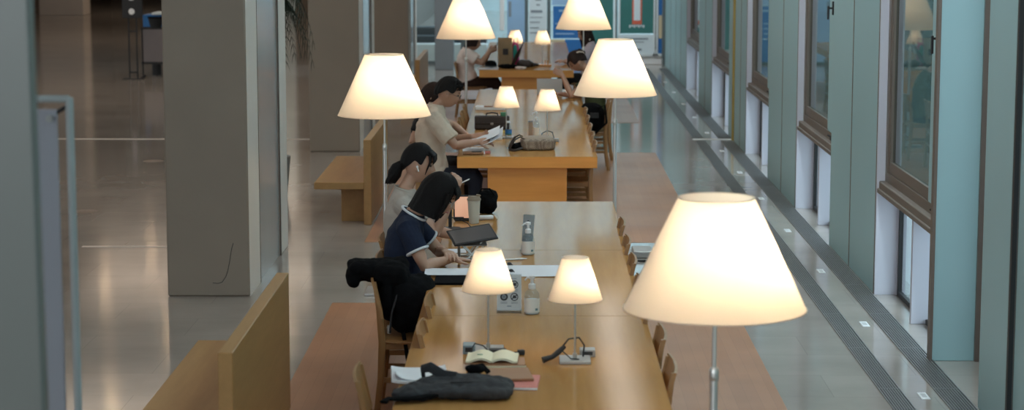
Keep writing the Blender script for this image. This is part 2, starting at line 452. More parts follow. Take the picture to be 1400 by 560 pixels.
# blind recess between the two nearest fins
r = struct(MB().bx(2.88, 2.95, 11.70, 13.06, 0, 6).build('wall_right', 'reveal'))
f = struct(MB().bx(2.565, 2.90, 13.03, 13.09, 0, 6.0, .003, 1).build('wall_right', 'wallpanel'))
MB().bx(2.56, 2.58, 13.022, 13.095, 0, 6.0).build('edge_trim', 'bronze', f)
MB().bx(2.85, 2.88, 13.00, 13.03, 0, 6.0).build('edge_trim', 'bronze', f)
WN = [0]
def window(y0, y1):
    """recess with a bronze casement above a deep sill and a slot of glass under it"""
    WN[0] += 1
    w = struct(MB().bx(2.84, 2.92, y0, y1, 3.9, 6.0).build('window_%d' % WN[0], 'reveal'))
    MB().bx(2.60, 2.76, y1 - .03, y1 + .012, 0, 6.0).bx(2.755, 2.83, y1 - .045, y1 + .012, 0, .80).build('far_reveal', 'reveal', w)
    sill = MB()
    sill.bx(2.615, 2.90, y0 + .005, y1 - .035, .80, .875, .006, 1); sill.bx(2.60, 2.66, y0 + .005, y1 - .035, .785, .82, .004, 1)
    sill.build('sill', 'bronze', w)
    fr = MB(); zf = 4.0
    fr.bx(2.66, 2.75, y0 + .01, y1 - .035, .876, .945); fr.bx(2.66, 2.75, y1 - .115, y1 - .035, .945, zf); fr.bx(2.66, 2.75, y0 + .01, y0 + .09, .945, zf)
    fr.bx(2.66, 2.75, y0 + .01, y1 - .035, zf - .07, zf)
    fr.build('frame', 'bronze', w)
    ym = y0 + .62
    s = MB()
    s.bx(2.672, 2.712, ym, ym + .055, .95, zf - .07); s.bx(2.672, 2.712, y1 - .17, y1 - .118, .95, zf - .07); s.bx(2.672, 2.712, ym + .055, y1 - .17, .95, 1.03)
    sash = s.build('sash', 'bronze', w)
    MB().bx(2.690, 2.696, ym + .05, y1 - .165, 1.02, zf - .07).build('pane', 'glassside', sash)
    MB().bx(2.655, 2.70, ym - .30, ym - .02, .95, zf - .07, .004, 1).build('sash_edge', 'wallpanel', w)
    MB().bx(2.70, 2.735, y0 + .09, ym - .30, .95, zf - .07).build('dark_gap', 'dark', w)
    h = MB(); h.box((2.645, ym - .30, 2.06), (.02, .035, .12), None, .004); h.cyl((2.64, ym - .30, 2.06), (2.60, ym - .30, 2.06), .008); h.box((2.60, ym - .30, 2.02), (.016, .02, .12), None, .004)
    h.build('handle', 'black', w)
    k = MB(); k.box((2.66, ym - .34, .905), (.05, .10, .03), None, .006); k.cyl((2.65, ym - .38, .92), (2.62, ym - .30, .935), .008); k.build('stay', 'black', w)
    # slot window below the sill
    sl = MB(); sl.bx(2.77, 2.80, y0 + 1.22, y0 + 1.25, 0, .79); sl.bx(2.77, 2.80, y1 - .08, y1 - .045, 0, .79); sl.bx(2.77, 2.80, y0, y1 - .04, 0, .035)
    sl.build('slot_frame', 'dark', w)
    MB().bx(2.785, 2.79, y0, y1 - .06, .03, .79).build('slot_pane', 'glass', w)
    MB().bx(2.665, 2.80, y0 + 1.16, y0 + 1.21, 0, .79, .003, 1).build('slot_fin', 'reveal', w)
    return w
for y0, y1 in ((13.09, 15.44), (17.86, 20.19), (22.66, 25.04), (27.31, 29.89), (32.31, 34.89)):
    window(y0, y1)

# row of concrete columns on the left, each carrying a clad return behind it
def column(y, sub=True):
    c = struct(MB().bx(-2.775, -2.15, y, y + .62, 0, 6.0, .012, 1).build('column', 'conc'))
    if y < 30:
        MB().bx(-2.152, -2.1485, y + .012, y + .60, 0, 6.0).build('pale_return', 'concpale', c)  # pale side face, its colour raised for the lamp beside it
    MB().bx(-2.70, -2.165, y + .63, y + 1.93, 0, 6.0).build('metal_cladding', 'metpanel', c)
    MB().bx(-2.775, -2.15, y + 1.94, y + 2.45, 0, 6.0, .008, 1).build('far_pier', 'concpale', c)
    g = MB(); g.bx(-2.158, -2.146, y + .60, y + .628, 0, 6.0); g.bx(-2.158, -2.146, y + 1.928, y + 1.945, 0, 6); g.build('joint', 'bronze', c)
    return c
for y in (15.28, 25.2, 35.2): column(y)
cr = MB()      # hairline crack on the near face of the first column
pts = [(-2.27, .41), (-2.285, .36), (-2.30, .27), (-2.315, .20), (-2.33, .155), (-2.36, .11), (-2.39, .10), (-2.43, .105)]
for a, b in zip(pts[:-1], pts[1:]): cr.cyl((a[0], 15.279, a[1]), (b[0], 15.279, b[1]), .0022, n=5)
cr.build('crack', 'dark', bpy.data.objects['column'])
struct(MB().bx(-1.90, -1.54, 39.35, 39.7, 0, 6, .01, 1).build('column', mat('grey blue column', (.20, .22, .24, 1), .6)))
struct(MB().bx(-15.1, -13.75, 62.6, 63.6, 0, 6.0, .01, 1).build('column', 'concpale'))
struct(MB().bx(-7.2, -6.2, 62, 63, 0, 6.0, .01, 1).build('column', 'conc'))
# pale pier close to the camera on the far left
struct(MB().box((-1.86, 5.55, 3.0), (1.0, .05, 6.0), (0, R(-.35), 0), .01, 1).build('column', mat('pale blue grey pier', (.125, .132, .120, 1), .35, var=.05, scale=1.5)))
# outer shell
struct(MB().bx(-16.2, 3.2, -12.2, -12, 0, 6.2).build('wall_rear', 'ceil'))
struct(MB().bx(2.76, 2.95, -12, 6, 0, 6.2).build('wall_right', 'wallpanel'))
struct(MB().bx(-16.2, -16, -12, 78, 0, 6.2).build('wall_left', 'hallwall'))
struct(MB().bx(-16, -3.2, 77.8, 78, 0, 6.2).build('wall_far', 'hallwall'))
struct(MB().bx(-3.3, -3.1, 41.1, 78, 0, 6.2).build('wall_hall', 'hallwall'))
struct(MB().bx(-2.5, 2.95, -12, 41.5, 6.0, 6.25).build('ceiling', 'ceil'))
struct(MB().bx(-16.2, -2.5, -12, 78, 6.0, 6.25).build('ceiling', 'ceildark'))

# glazed end wall with doors and posters
YB = 41.0
struct(MB().bx(1.15, 2.60, YB - .06, YB + .1, 0, .30, .01, 1).build('wall_back', 'white'))
fr = MB()
for x, w, ya in ((-2.48, .16, 0), (-1.42, .08, 0), (-.36, .07, 0), (-.16, .09, 0), (.30, .07, 0), (1.02, .07, 0), (1.64, .05, 0), (2.43, .05, 0)):
    fr.bx(x - w / 2, x + w / 2, YB - .04, YB + .06, 0, 6.0)
fr.bx(-2.9, 2.6, YB - .04, YB + .06, 3.1, 3.22); fr.bx(-2.9, 2.6, YB - .03, YB + .05, 0, .06)
struct(fr.build('wall_back', 'steelframe'))
gl = struct(MB().bx(-2.9, 2.62, YB, YB + .012, 0, 6.0).build('window_6', 'glass'))
wf = MB()
for x in (1.70, 1.61, 2.40, 2.455): wf.bx(x - .018, x + .018, YB - .10, YB - .05, .17, 3.0)
wf.bx(1.60, 2.62, YB - .10, YB - .05, .17, .22)
struct(wf.build('trim_6', 'frame'))
struct(MB().bx(-.675, -.585, YB - .18, YB - .1, .68, 3.2, .01, 1).build('trim_7', 'white'))
struct(MB().bx(-2.62, -2.43, YB - 1.6, YB - 1.3, 0, 6.0, .01, 1).build('trim_8', 'concpale'))
struct(MB().bx(2.55, 2.6, YB - .4, YB, 0, 6).build('trim_9', 'steelframe'))

# outdoors seen through the glass
struct(MB().bx(-14, 30, YB + .6, 110, -.3, -.02).build('ground_outside', 'paving'))
ob = MB()
ob.bx(-9, 22, 66, 68, -.02, 12)
for z in (.6, 1.1, 2.0, 2.6, 4.1, 5.6, 7.1): ob.bx(-9, 22, 65.9, 66, z, z + .12)
bo = struct(ob.build('building_outside', 'bluebuilding'))
st = MB()
for k in range(4): st.bx(-3.05, -1.0, YB + 1.2 + k * .5, YB + 1.7 + k * .5, -.02, .12 + .16 * k)
tag(st.build('outdoor_planter', 'outdark'), 'dark low planter edge outside the glass between the far columns', 'planter')
tag(MB().bx(-3.0, -.95, YB + .75, YB + 1.1, -.02, .36, .02).build('outdoor_bench', 'white'), 'long white low bench outside the glass beside the grey blue column', 'bench')
struct(MB().bx(14.0, 14.2, 2, 60, -1, 4.2).build('wall_neighbour', mat('pale wall next door', (.42, .47, .46, 1), .8)))
struct(MB().bx(2.95, 14.0, 2, 41, -.3, -.05).build('ground_side', 'paving'))

# posters and banners hung on the end wall
def rect(o, m, parent, x0, x1, z0, z1, y, name, t=.006): return MB().bx(x0, x1, y - t, y, z0, z1).build(name, m, parent)
def poster(x0, x1, z0, z1, y, m, label, name='poster', cat='poster'):
    o = MB().bx(x0, x1, y - .02, y, z0, z1, .003, 1).build(name, m); tag(o, label, cat); return o
p = poster(1.72, 2.385, .62, 2.2, YB - .06, 'postergreen', 'large dark green poster with a red and white picture on the end wall')
rect(p, 'posterred', p, 1.96, 2.15, .80, 1.7, YB - .081, 'red_panel'); rect(p, 'posterwhite', p, 1.99, 2.12, .88, 1.55, YB - .088, 'white_panel')
t_ = MB()
for k in range(7): t_.bx(1.90 + k * .045, 1.93 + k * .045, YB - .087, YB - .08, .735 + .02 * (k % 2), .79)
t_.build('lettering', 'posterwhite', p)
p = poster(1.72, 2.385, .22, .60, YB - .06, 'posterwhite', 'white information panel under the dark green poster')
t_ = MB(); t_.bx(1.80, 2.28, YB - .086, YB - .08, .50, .53); t_.bx(1.80, 2.20, YB - .086, YB - .08, .44, .455); t_.bx(2.05, 2.15, YB - .086, YB - .08, .28, .32); t_.build('lettering', 'text', p)
p = poster(2.475, 2.60, .22, 2.2, YB - .06, 'posterblue', 'narrow blue and yellow banner in the right corner of the end wall', 'banner', 'banner')
rect(p, 'postertan', p, 2.485, 2.59, .52, .98, YB - .081, 'yellow_panel')
p = poster(1.06, 1.58, .30, 2.2, YB - .06, 'postergreen', 'plain teal green panel left of the red and white picture')
p = poster(-.10, .255, .05, 2.2, YB - .04, 'posterwhite', 'tall white notice board with lines of grey print behind the far lamps', 'notice_board', 'notice board')
t_ = MB()
for z, a, b, h in ((1.27, .03, .15, .05), (1.17, .05, .12, .03), (1.03, -.06, .17, .05), (.93, -.08, .17, .012), (.83, -.08, .12, .02), (.72, -.08, .1, .02), (.62, -.08, .15, .02), (.42, -.08, .10, .02), (.30, -.08, .13, .02)):
    t_.bx(a, b, YB - .066, YB - .06, z, z + h)
t_.build('lettering', 'text', p)
p = poster(-.53, -.18, .05, 1.42, YB - .04, 'posterpale', 'grey blue hanging panel beside the white post', 'banner', 'banner')
rect(p, 'text', p, -.50, -.45, .95, 1.25, YB - .061, 'dark_patch')
p = poster(.385, .97, .52, 1.16, YB - .04, 'posterblue', 'bright blue banner behind the far right floor lamp', 'banner', 'banner')
t_ = MB()
for z in (.60, .70, .80): t_.bx(.43, .80, YB - .067, YB - .06, z, z + .025)
t_.bx(.50, .90, YB - .067, YB - .06, 1.05, 1.09); t_.build('lettering', 'posterpale', p)
p = poster(.36, .90, 1.18, 1.6, YB - .04, 'posterpale', 'lilac grey strip above the bright blue banner', 'banner', 'banner')
p = poster(.30, .62, .33, .50, YB - .04, 'postertan', 'sand coloured board under the bright blue banner', 'board', 'board')
p = poster(.62, 1.05, .05, .50, YB - .05, 'posterblue', 'low blue panel beside the long haired visitor', 'banner', 'banner')
for o in [q for q in bpy.data.objects if q.get('category') == 'board']: pass

# oval floor socket lids in the hall, plates between the gratings
for x, y, lab in ((-4.52, 24.16, 'dark round floor socket lid behind the near column, the farther one'), (-4.40, 19.87, 'dark round floor socket lid nearer the whiteboard')):
    o = MB().lathe((x, y, 0), [(0, .006), (.11, .006), (.125, .001), (.125, -.004), (0, -.004)], 28).build('floor_socket', 'bronze', smooth=True); tag(o, lab, 'floor socket', 'round floor sockets')
ords = ['nearest', 'second', 'third', 'fourth', 'fifth', 'sixth', 'seventh', 'eighth', 'ninth', 'tenth', 'eleventh', 'twelfth']
for k in range(12):
    y = 12.03 + 2.215 * k
    o = MB().bx(2.313, 2.367, y - .085, y + .085, -.002, .004, .002, 1).build('floor_plate', 'label')
    MB().bx(2.326, 2.354, y - .045, y + .045, .003, .0055).build('inset', 'labelgrey', o)
    tag(o, 'white floor plate on the strip between the gratings, %s from the front' % ords[k], 'floor plate', 'white plates between the gratings')
# ------------------------------------------------------------------ furniture
TZ = .72
def table(name_loc, x0, x1, y0, y1, seams, label):
    cx, cy = (x0 + x1) / 2, (y0 + y1) / 2
    t = thing('reading_table', label, 'table', (cx, cy, 0), 0, 'long reading tables')
    ys = [y0] + list(seams) + [y1]
    for a, b in zip(ys[:-1], ys[1:]):
        tp = MB().bx(x0 - cx, x1 - cx, a - cy + .0015, b - cy - .0015, TZ - .105, TZ, .003, 1).build('table_top', 'table', t)
        tp.data.materials.append(M['tableedge'])  # all but the upper face take the oak with lamp glow painted in
        for p in tp.data.polygons:
            if p.normal.z < .5: p.material_index = 1
    for a in ys:
        c = min(max(a, y0 + .16), y1 - .16)
        hw = .36 if a == y0 or a == y1 else .10
        MB().bx(-hw, hw, c - cy - .05, c - cy + .05, 0, TZ - .105, .003, 1).build('pedestal', 'tableedge', t)
    rail = MB().bx(-.05, .05, y0 - cy + .3, y1 - cy - .3, TZ - .2, TZ - .105).build('under_rail', 'tableedge', t)
    return t
table('a', -.613, .603, 8.45, 15.36, (10.81, 13.04), 'nearest long oak reading table with the grey bag on it')
table('b', -.69, .575, 18.35, 25.87, (20.8, 23.6), 'middle oak reading table where the man reads papers')
table('c', -.78, .57, 29.25, 36.2, (31.6, 33.9), 'farthest oak reading table by the end wall')

def bench(x, y0, y1, label):
    b = thing('bench', label, 'bench', (x, (y0 + y1) / 2, 0), 0, 'oak benches along the columns')
    h = (y1 - y0) / 2
    MB().bx(-.035, .035, -h, h, 0, .80, .004, 1).build('back_panel', 'bench', b)
    MB().bx(-.50, -.035, -h - 0.0, h, .335, .40, .004, 1).build('seat', 'bench', b)
    MB().bx(-.27, -.036, -h + .25, h - .1, 0, .335, .003, 1).build('base', 'bench', b)
    return b
bench(-1.455, 9.46, 11.70, 'oak bench with a tall plank back beside the nearest table')
bench(-1.555, 19.0, 21.2, 'oak bench with seat and base seen end on near the second column')
bench(-1.72, 30.2, 32.7, 'farthest oak bench half hidden by a lamp shade')

def make_chair(label):
    t = thing('reading_chair', label, 'chair')
    s = MB()
    s.loft([(-.20, 0, .442), (-.12, 0, .436), (.05, 0, .437), (.18, 0, .443), (.225, 0, .436)], [(.20, .012), (.212, .012), (.216, .012), (.214, .012), (.205, .007)], 24, up=(0, 0, 1), power=5)
    s.build('seat', 'chair', t, smooth=True)
    for sy in (-1, 1):
        MB().loft([(.185, sy * .188, 0), (.175, sy * .186, .2), (.165, sy * .184, .428)], [(.014, .014), (.017, .017), (.018, .018)], 12, up=(1, 0, 0), power=6).build('leg', 'chair', t, smooth=True)
        MB().loft([(-.235, sy * .192, 0), (-.208, sy * .192, .22), (-.198, sy * .192, .44), (-.212, sy * .192, .62), (-.240, sy * .188, .785)], [(.014, .017), (.015, .019), (.015, .021), (.014, .018), (.011, .010)], 12, up=(1, 0, 0), power=6).build('rear_leg', 'chair', t, smooth=True)
        st = MB(); st.bx(-.20, .17, sy * .187 - .008, sy * .187 + .008, .20, .232, .003, 1); st.bx(-.195, .165, sy * .186 - .008, sy * .186 + .008, .395, .43, .003, 1)
        st.build('side_rail', 'chair', t)
    c = MB(); c.bx(.155, .175, -.18, .18, .125, .155, .003, 1); c.bx(.15, .17, -.18, .18, .395, .43, .003, 1); c.bx(-.222, -.204, -.18, .18, .26, .29, .003, 1); c.bx(-.212, -.192, -.18, .18, .395, .43, .003, 1)
    c.build('cross_rail', 'chair', t)
    def bk(u, v):
        y = (u - .5) * .44; z = .575 + v * .215
        return Vector((-.215 - (.055 * v) - .016 * (1 - (2 * u - 1) ** 2) + .016, y, z))
    MB().grid(bk, 16, 8, .014).build('backrest', 'chair', t, smooth=True)
    return t
chair0 = make_chair('')
first = [True]
def chair(x, y, face, label, group, dr=0.0):
    rz = (0 if face > 0 else PI) + R(dr)
    if first[0]:
        first[0] = False; c = chair0; c.location = (x, y, 0); c.rotation_euler = (0, 0, rz); c['label'] = label; c['group'] = group
    else: c = dup(chair0, (x, y, 0), rz, label, group)
    return c
G = 'wooden chairs at the reading tables'
chair(-.55, 9.12, 1, 'pulled out wooden chair at the front left corner of the nearest table', G, 3)
chair(-.322, 10.17, 1, 'tucked wooden chair beside the white binder, left side of nearest table', G)
chair(-.322, 10.93, 1, 'tucked wooden chair just in front of the chair with the black jacket', G)
chair(-.665, 11.66, 1, 'wooden chair carrying the black jacket and black bag', G)
chair(-.70, 12.42, 1, 'wooden chair under the woman in the navy T-shirt', G)
chair(-.74, 13.17, 1, 'wooden chair under the woman with earphones and ponytail', G)
for y, n in ((9.3, 'nearest of the row'), (10.05, 'second of the row'), (10.8, 'third of the row'), (11.55, 'fourth of the row'), (12.3, 'fifth of the row'), (13.05, 'sixth of the row'), (13.85, 'last of the row')):
    chair(.395 if y < 10.5 else .36, y, -1, 'tucked wooden chair on the window side of the nearest table, ' + n, G)
chair(-.86, 18.78, 1, 'wooden chair under the man in the cream shirt', G)
chair(-.86, 19.62, 1, 'wooden chair under the person in black behind the man', G)
for y, n in ((21.2, 'nearest of three'), (22.0, 'middle of three'), (22.8, 'last of three')):
    chair(-.53, y, 1, 'empty wooden chair on the left side of the middle table, ' + n, G)
for y, n in ((18.95, 'nearest'), (19.75, 'second'), (20.6, 'third'), (21.5, 'fourth'), (22.4, 'fifth')):
    chair(.325, y, -1, 'tucked wooden chair on the window side of the middle table, ' + n, G)
chair(.62, 23.45, -1, 'wooden chair holding the black shoulder bag at the middle table', G)
chair(.70, 24.45, -1, 'wooden chair under the woman in the olive shirt', G)
chair(-.90, 29.9, 1, 'wooden chair under the woman in the pale pink blouse', G)
chair(.78, 30.55, -1, 'wooden chair under the long haired woman by the end wall', G)

# ------------------------------------------------------------------ lamps
def lathe_shade(z0, z1, r0, r1, t=.003):
    m = MB().lathe((0, 0, 0), [(r0 + (r1 - r0) * k / 6, z0 + (z1 - z0) * k / 6) for k in range(7)], 64)
    for r, z in ((r0, z0), (r1, z1)): m.lathe((0, 0, 0), [(r - t * .6, z - t * .6), (r + t * .6, z - t * .6), (r + t * .6, z + t * .6), (r - t * .6, z + t * .6)], 64, closed=True)   # rolled rims
    return m
def floor_lamp(x, y, ztop, zbot, label, r0=.352, r1=.146, bx_=(0, 0), power=10.5):
    t = thing('floor_lamp', label, 'lamp', (x, y, 0), 0, 'floor lamps beside the tables')
    MB().bx(-.16 + bx_[0], .16 + bx_[0], -.16 + bx_[1], .16 + bx_[1], 0, .022, .004, 1).build('base', 'alud', t)
    zj = 1.12 + (ztop - 1.80) * .8
    pole = MB().cyl((0, 0, .02), (0, 0, zj), .0155, n=20).build('pole', 'alu', t, smooth=True)
    MB().cyl((0, 0, zj), (0, 0, ztop - .12), .0085, n=16).build('telescopic_rod', 'alu', t, smooth=True)
    MB().lathe((0, 0, 0), [(.0, zj + .012), (.012, zj + .012), (.0185, zj), (.0185, zj - .035), (.0155, zj - .04)], 20).build('collar', 'alu', pole, smooth=True)
    shd = lathe_shade(zbot, ztop, r0, r1).build('shade', 'shade', t, smooth=True, angle=60)
    sp = MB()
    for k in range(3):
        a = 2 * PI * k / 3 + .5
        sp.cyl((0, 0, ztop - .125), (r1 * .985 * math.cos(a), r1 * .985 * math.sin(a), ztop - .02), .0025, n=6)
    sp.build('shade_carrier', 'alu', shd)
    MB().lathe((0, 0, ztop - .24), [(0, -.045), (.026, -.03), (.034, 0), (.028, .03), (.016, .06), (.013, .10), (0, .10)], 20).build('bulb', 'bulb', t, smooth=True)
    l = bpy.data.lights.new('floor_lamp_light', 'POINT'); l.energy = power; l.color = (1, .77, .48); l.shadow_soft_size = .05
    lo = bpy.data.objects.new('floor_lamp_light', l); COL.objects.link(lo); lo.parent = t; lo.location = (.075, -.0, ztop - .24)
    return t
M['bulb'] = emit_mat('lit bulb', (1, .80, .52, 1), 6)
floor_lamp(.70, 7.78, 1.767, 1.338, 'nearest floor lamp with a big glowing cone shade, right foreground')
floor_lamp(-1.128, 15.42, 1.826, 1.37, 'floor lamp with glowing cone shade standing beside the first column', bx_=(-.0, .05))
floor_lamp(.692, 17.35, 1.832, 1.365, 'floor lamp on the window side between the nearest and middle tables', bx_=(.05, .0))
floor_lamp(-.80, 24.2, 1.93, 1.46, 'floor lamp behind the man in the cream shirt')
floor_lamp(.628, 25.95, 1.95, 1.48, 'farthest floor lamp, in front of the blue banner')

def make_table_lamp(x, y, label, power=1.35, ang=0.0):
    t = thing('table_lamp', label, 'lamp', (x, y, TZ), ang, 'small table lamps')
    MB().bx(-.075, .075, -.075, .075, 0, .016, .003, 1).build('base', 'alud', t)
    MB().cyl((0, 0, .014), (0, 0, .44), .0048, n=12).build('stem', 'alu', t, smooth=True)
    MB().cyl((0, 0, .014), (0, 0, .04), .010, n=14).build('stem_foot', 'alu', t, smooth=True)
    shd = lathe_shade(.305, .505, .131, .064, .002).build('shade', 'shade', t, smooth=True, angle=60)
    sp = MB()
    for k in range(3):
        a = 2 * PI * k / 3 + .4
        sp.cyl((0, 0, .44), (.063 * math.cos(a), .063 * math.sin(a), .495), .0016, n=6)
    sp.build('shade_carrier', 'alu', shd)
    MB().lathe((0, 0, .40), [(0, -.022), (.014, -.012), (.018, .004), (.012, .026), (.008, .04), (0, .04)], 16).build('bulb', 'bulb', t, smooth=True)
    l = bpy.data.lights.new('table_lamp_light', 'POINT'); l.energy = power; l.color = (1, .77, .48); l.shadow_soft_size = .02
    lo = bpy.data.objects.new('table_lamp_light', l); COL.objects.link(lo); lo.parent = t; lo.location = (.03, 0, .40)
    return t
make_table_lamp(-.222, 9.90, 'left of the two small lamps on the nearest table, behind the open book')
make_table_lamp(.200, 9.66, 'right of the two small lamps on the nearest table, cable looped over its base')
make_table_lamp(-.268, 19.95, 'left of the two small lamps on the middle table, beside the water bottle')
make_table_lamp(.130, 19.62, 'right of the two small lamps on the middle table, behind the checked bag')
make_table_lamp(-.28, 30.5, 'left of the two small lamps on the farthest table, beside the paper bag')
make_table_lamp(.125, 30.35, 'right of the two small lamps on the farthest table, against the notice board')
# ------------------------------------------------------------------ things on the tables
def T(o, label, cat, group=None): return tag(o, label, cat, group)
def sheet(name, m, cx, cy, w, d, rz, label, cat='paper', curl=.01, z=TZ, t=.002, seed=0, parent=None, ph=0.0):
    def fn(u, v):
        x = (u - .5) * w; y = (v - .5) * d
        return Vector((x, y, .003 + curl * (abs(2 * u - 1) ** 3) * (.5 + .5 * math.sin(3 * v + seed)) + ph))
    o = MB().grid(fn, 16, 10, t).build(name, m, parent, (cx, cy, z), (0, 0, rz), smooth=True)
    if label: T(o, label, cat)
    return o
def printed(o, rows, w, m='text', z=.0062, x0=None):
    t_ = MB()
    for (x, y, l, h) in rows: t_.bx(x, x + l, y - h / 2, y + h / 2, z - .0012, z)
    return t_.build('print', m, o)

# grey backpack thrown on the front of the nearest table
bag = thing('backpack', 'charcoal grey backpack lying flat on the front of the nearest table', 'backpack', (-.345, 8.955, TZ))
b = MB()
b.blob((.04, .0, .034), (.225, .165, .038), 2.8, .020, 9, rot=(0, 0, -.05), seed=2)
b.blob((.10, -.02, .056), (.13, .11, .028), 2.6, .016, 10, seed=5)
b.blob((-.10, .02, .040), (.07, .07, .032), 2.4, .02, 12, rot=(.2, .3, .4), seed=9)
b.blob((-.17, -.08, .03), (.12, .08, .032), 2.4, .015, 12, rot=(0, 0, .5), seed=4)
fuse(b, 'body', 'greycloth', bag, .007, 3, .012, 14, seed=3)
b = MB(); b.loft([(-.15, .12, .04), (-.155, .10, .095), (-.12, .07, .110), (-.06, .05, .08), (.0, .04, .075)], [(.018, .008), (.024, .010), (.024, .012), (.022, .010), (.02, .008)], 12, power=3)
b.build('top_flap', 'greycloth', bag, smooth=True)
b = MB(); b.loft([(-.08, -.13, .03), (-.16, -.17, .025), (-.24, -.18, .022), (-.29, -.17, .02), (-.31, -.20, .012)], [(.022, .008)] * 5, 10, power=3); b.build('shoulder_strap', 'blackcloth', bag, smooth=True)
b = MB(); b.loft([(.05, .18, .05), (.07, .22, .075), (.11, .225, .085), (.14, .19, .06)], [(.012, .008)] * 4, 10, power=3); b.blob((.08, .20, .075), (.045, .03, .022), 2, .008, 20, seed=3); b.build('carry_handle', 'blackcloth', bag, smooth=True)
b = MB(); b.tube([(-.02, -.08, .074), (.06, -.10, .080), (.16, -.08, .078), (.21, -.01, .066)], .0035, 6); b.build('zip', 'black', bag.children[0], smooth=True)

o = sheet('ring_binder', 'paper', -.53, 9.30, .26, .30, .08, 'white loose leaf binder with a blue band beside the grey backpack', 'binder', .02, t=.012)
MB().bx(.072, .084, -.14, .14, .012, .0165).build('blue_band', 'labelblue', o)
sheet('page', 'paper', -.01, -.05, .20, .17, .0, None, curl=.035, t=.002, z=.013, parent=o, seed=1)
bk = thing('open_book', 'old open book with yellowed pages in front of the left small lamp', 'book', (-.195, 9.57, TZ + .03), -.03)
for s in (-1, 1):
    def fn(u, v, s=s): return Vector((s * u * .122, (v - .5) * .20, .010 + .018 * math.sin(PI * min(1, u * 1.15)) * (1 - .3 * u)))
    MB().grid(fn, 14, 4, .010).build('page_block', 'oldpaper', bk, smooth=True)
MB().bx(-.125, .125, -.103, .103, -.002, .002).build('cover', 'brownbook', bk)
t_ = MB(); t_.bx(-.07, -.045, -.03, -.015, .026, .0275); t_.build('print', 'green', bk)
o = MB().bx(-.125, .125, -.09, .09, 0, .026, .003, 1).build('closed_book', 'brownbook', None, (-.165, 9.54, TZ + .001), (0, 0, .04)); T(o, 'thick brown closed book lying under the open book', 'book')
MB().bx(-.118, .128, -.0915, -.086, .004, .022).build('page_edges', 'oldpaper', o)
o = MB().bx(-.11, .11, -.13, .13, 0, .016, .003, 1).build('notebook', 'pink', None, (-.085, 9.17, TZ), (0, 0, -.06)); T(o, 'salmon pink closed notebook beside the grey backpack', 'notebook')
MB().bx(-.105, .111, -.1305, -.126, .003, .013).build('page_edges', 'paper', o)
o = MB().bx(-.10, .10, -.12, .12, 0, .014, .003, 1).build('notebook', 'brownbook', None, (-.11, 9.26, TZ + .0165), (0, 0, .12)); T(o, 'flat brown notebook on top of the salmon notebook', 'notebook')

def adapter(x, y, z, label, rz, sc=1.0, blk=True):
    t = thing('power_adapter', label, 'power adapter', (x, y, z), rz)
    MB().box((0, 0, .016), (.085 * sc, .05 * sc, .032), None, .006).build('body', 'black' if blk else 'white', t, smooth=False)
    MB().tube([(-.04 * sc, 0, .016), (-.07, .01, .045), (-.11, -.01, .06), (-.13, -.03, .03), (-.10, -.05, .006), (-.04, -.06, .005), (.03, -.055, .006), (.085, -.03, .02), (.11, .0, .012)], .0035, 8).build('cable', 'black', t, smooth=True)
    MB().box((.115, .004, .014), (.034, .026, .026), (0, 0, .3), .005).build('plug', 'black', t)
    return t
adapter(-.175, 9.80, TZ, 'black power adapter with looped cable behind the open book', 0)
o = MB().box((0, 0, .022), (.06, .09, .044), None, .004).build('socket_box', mat('blue grey socket box', (.20, .27, .31, 1), .4), None, (-.315, 9.86, TZ)); T(o, 'blue grey table socket box at the foot of the left small lamp', 'socket box')
MB().bx(-.018, .018, -.047, -.0445, .012, .034).build('socket_face', 'dark', o)
cb = thing('lamp_cable', 'black cable and plug bundle looped over the base of the right small lamp', 'cable', (.20, 9.66, TZ))
MB().tube([(.04, .02, .02), (.045, .02, .075), (.02, .01, .115), (-.03, .0, .11), (-.06, -.01, .075), (-.09, -.02, .05), (-.13, -.05, .02)], .0042, 8).build('loop', 'black', cb, smooth=True)
MB().tube([(-.06, -.02, .055), (-.02, -.03, .02), (.02, -.035, .018)], .003, 8).build('lead', 'black', cb, smooth=True)
MB().loft([(-.05, -.005, .075), (-.08, -.025, .05), (-.11, -.04, .03), (-.155, -.055, .018)], [.010, .014, .012, .016], 12).build('plug', 'black', cb, smooth=True)
o = MB().box((0, 0, .018), (.075, .07, .036), None, .004).build('socket_box', 'alud', None, (.263, 9.79, TZ)); T(o, 'grey metal table socket box behind the right small lamp', 'socket box')
MB().bx(-.025, .025, -.037, -.0345, .010, .028).build('socket_face', 'dark', o)

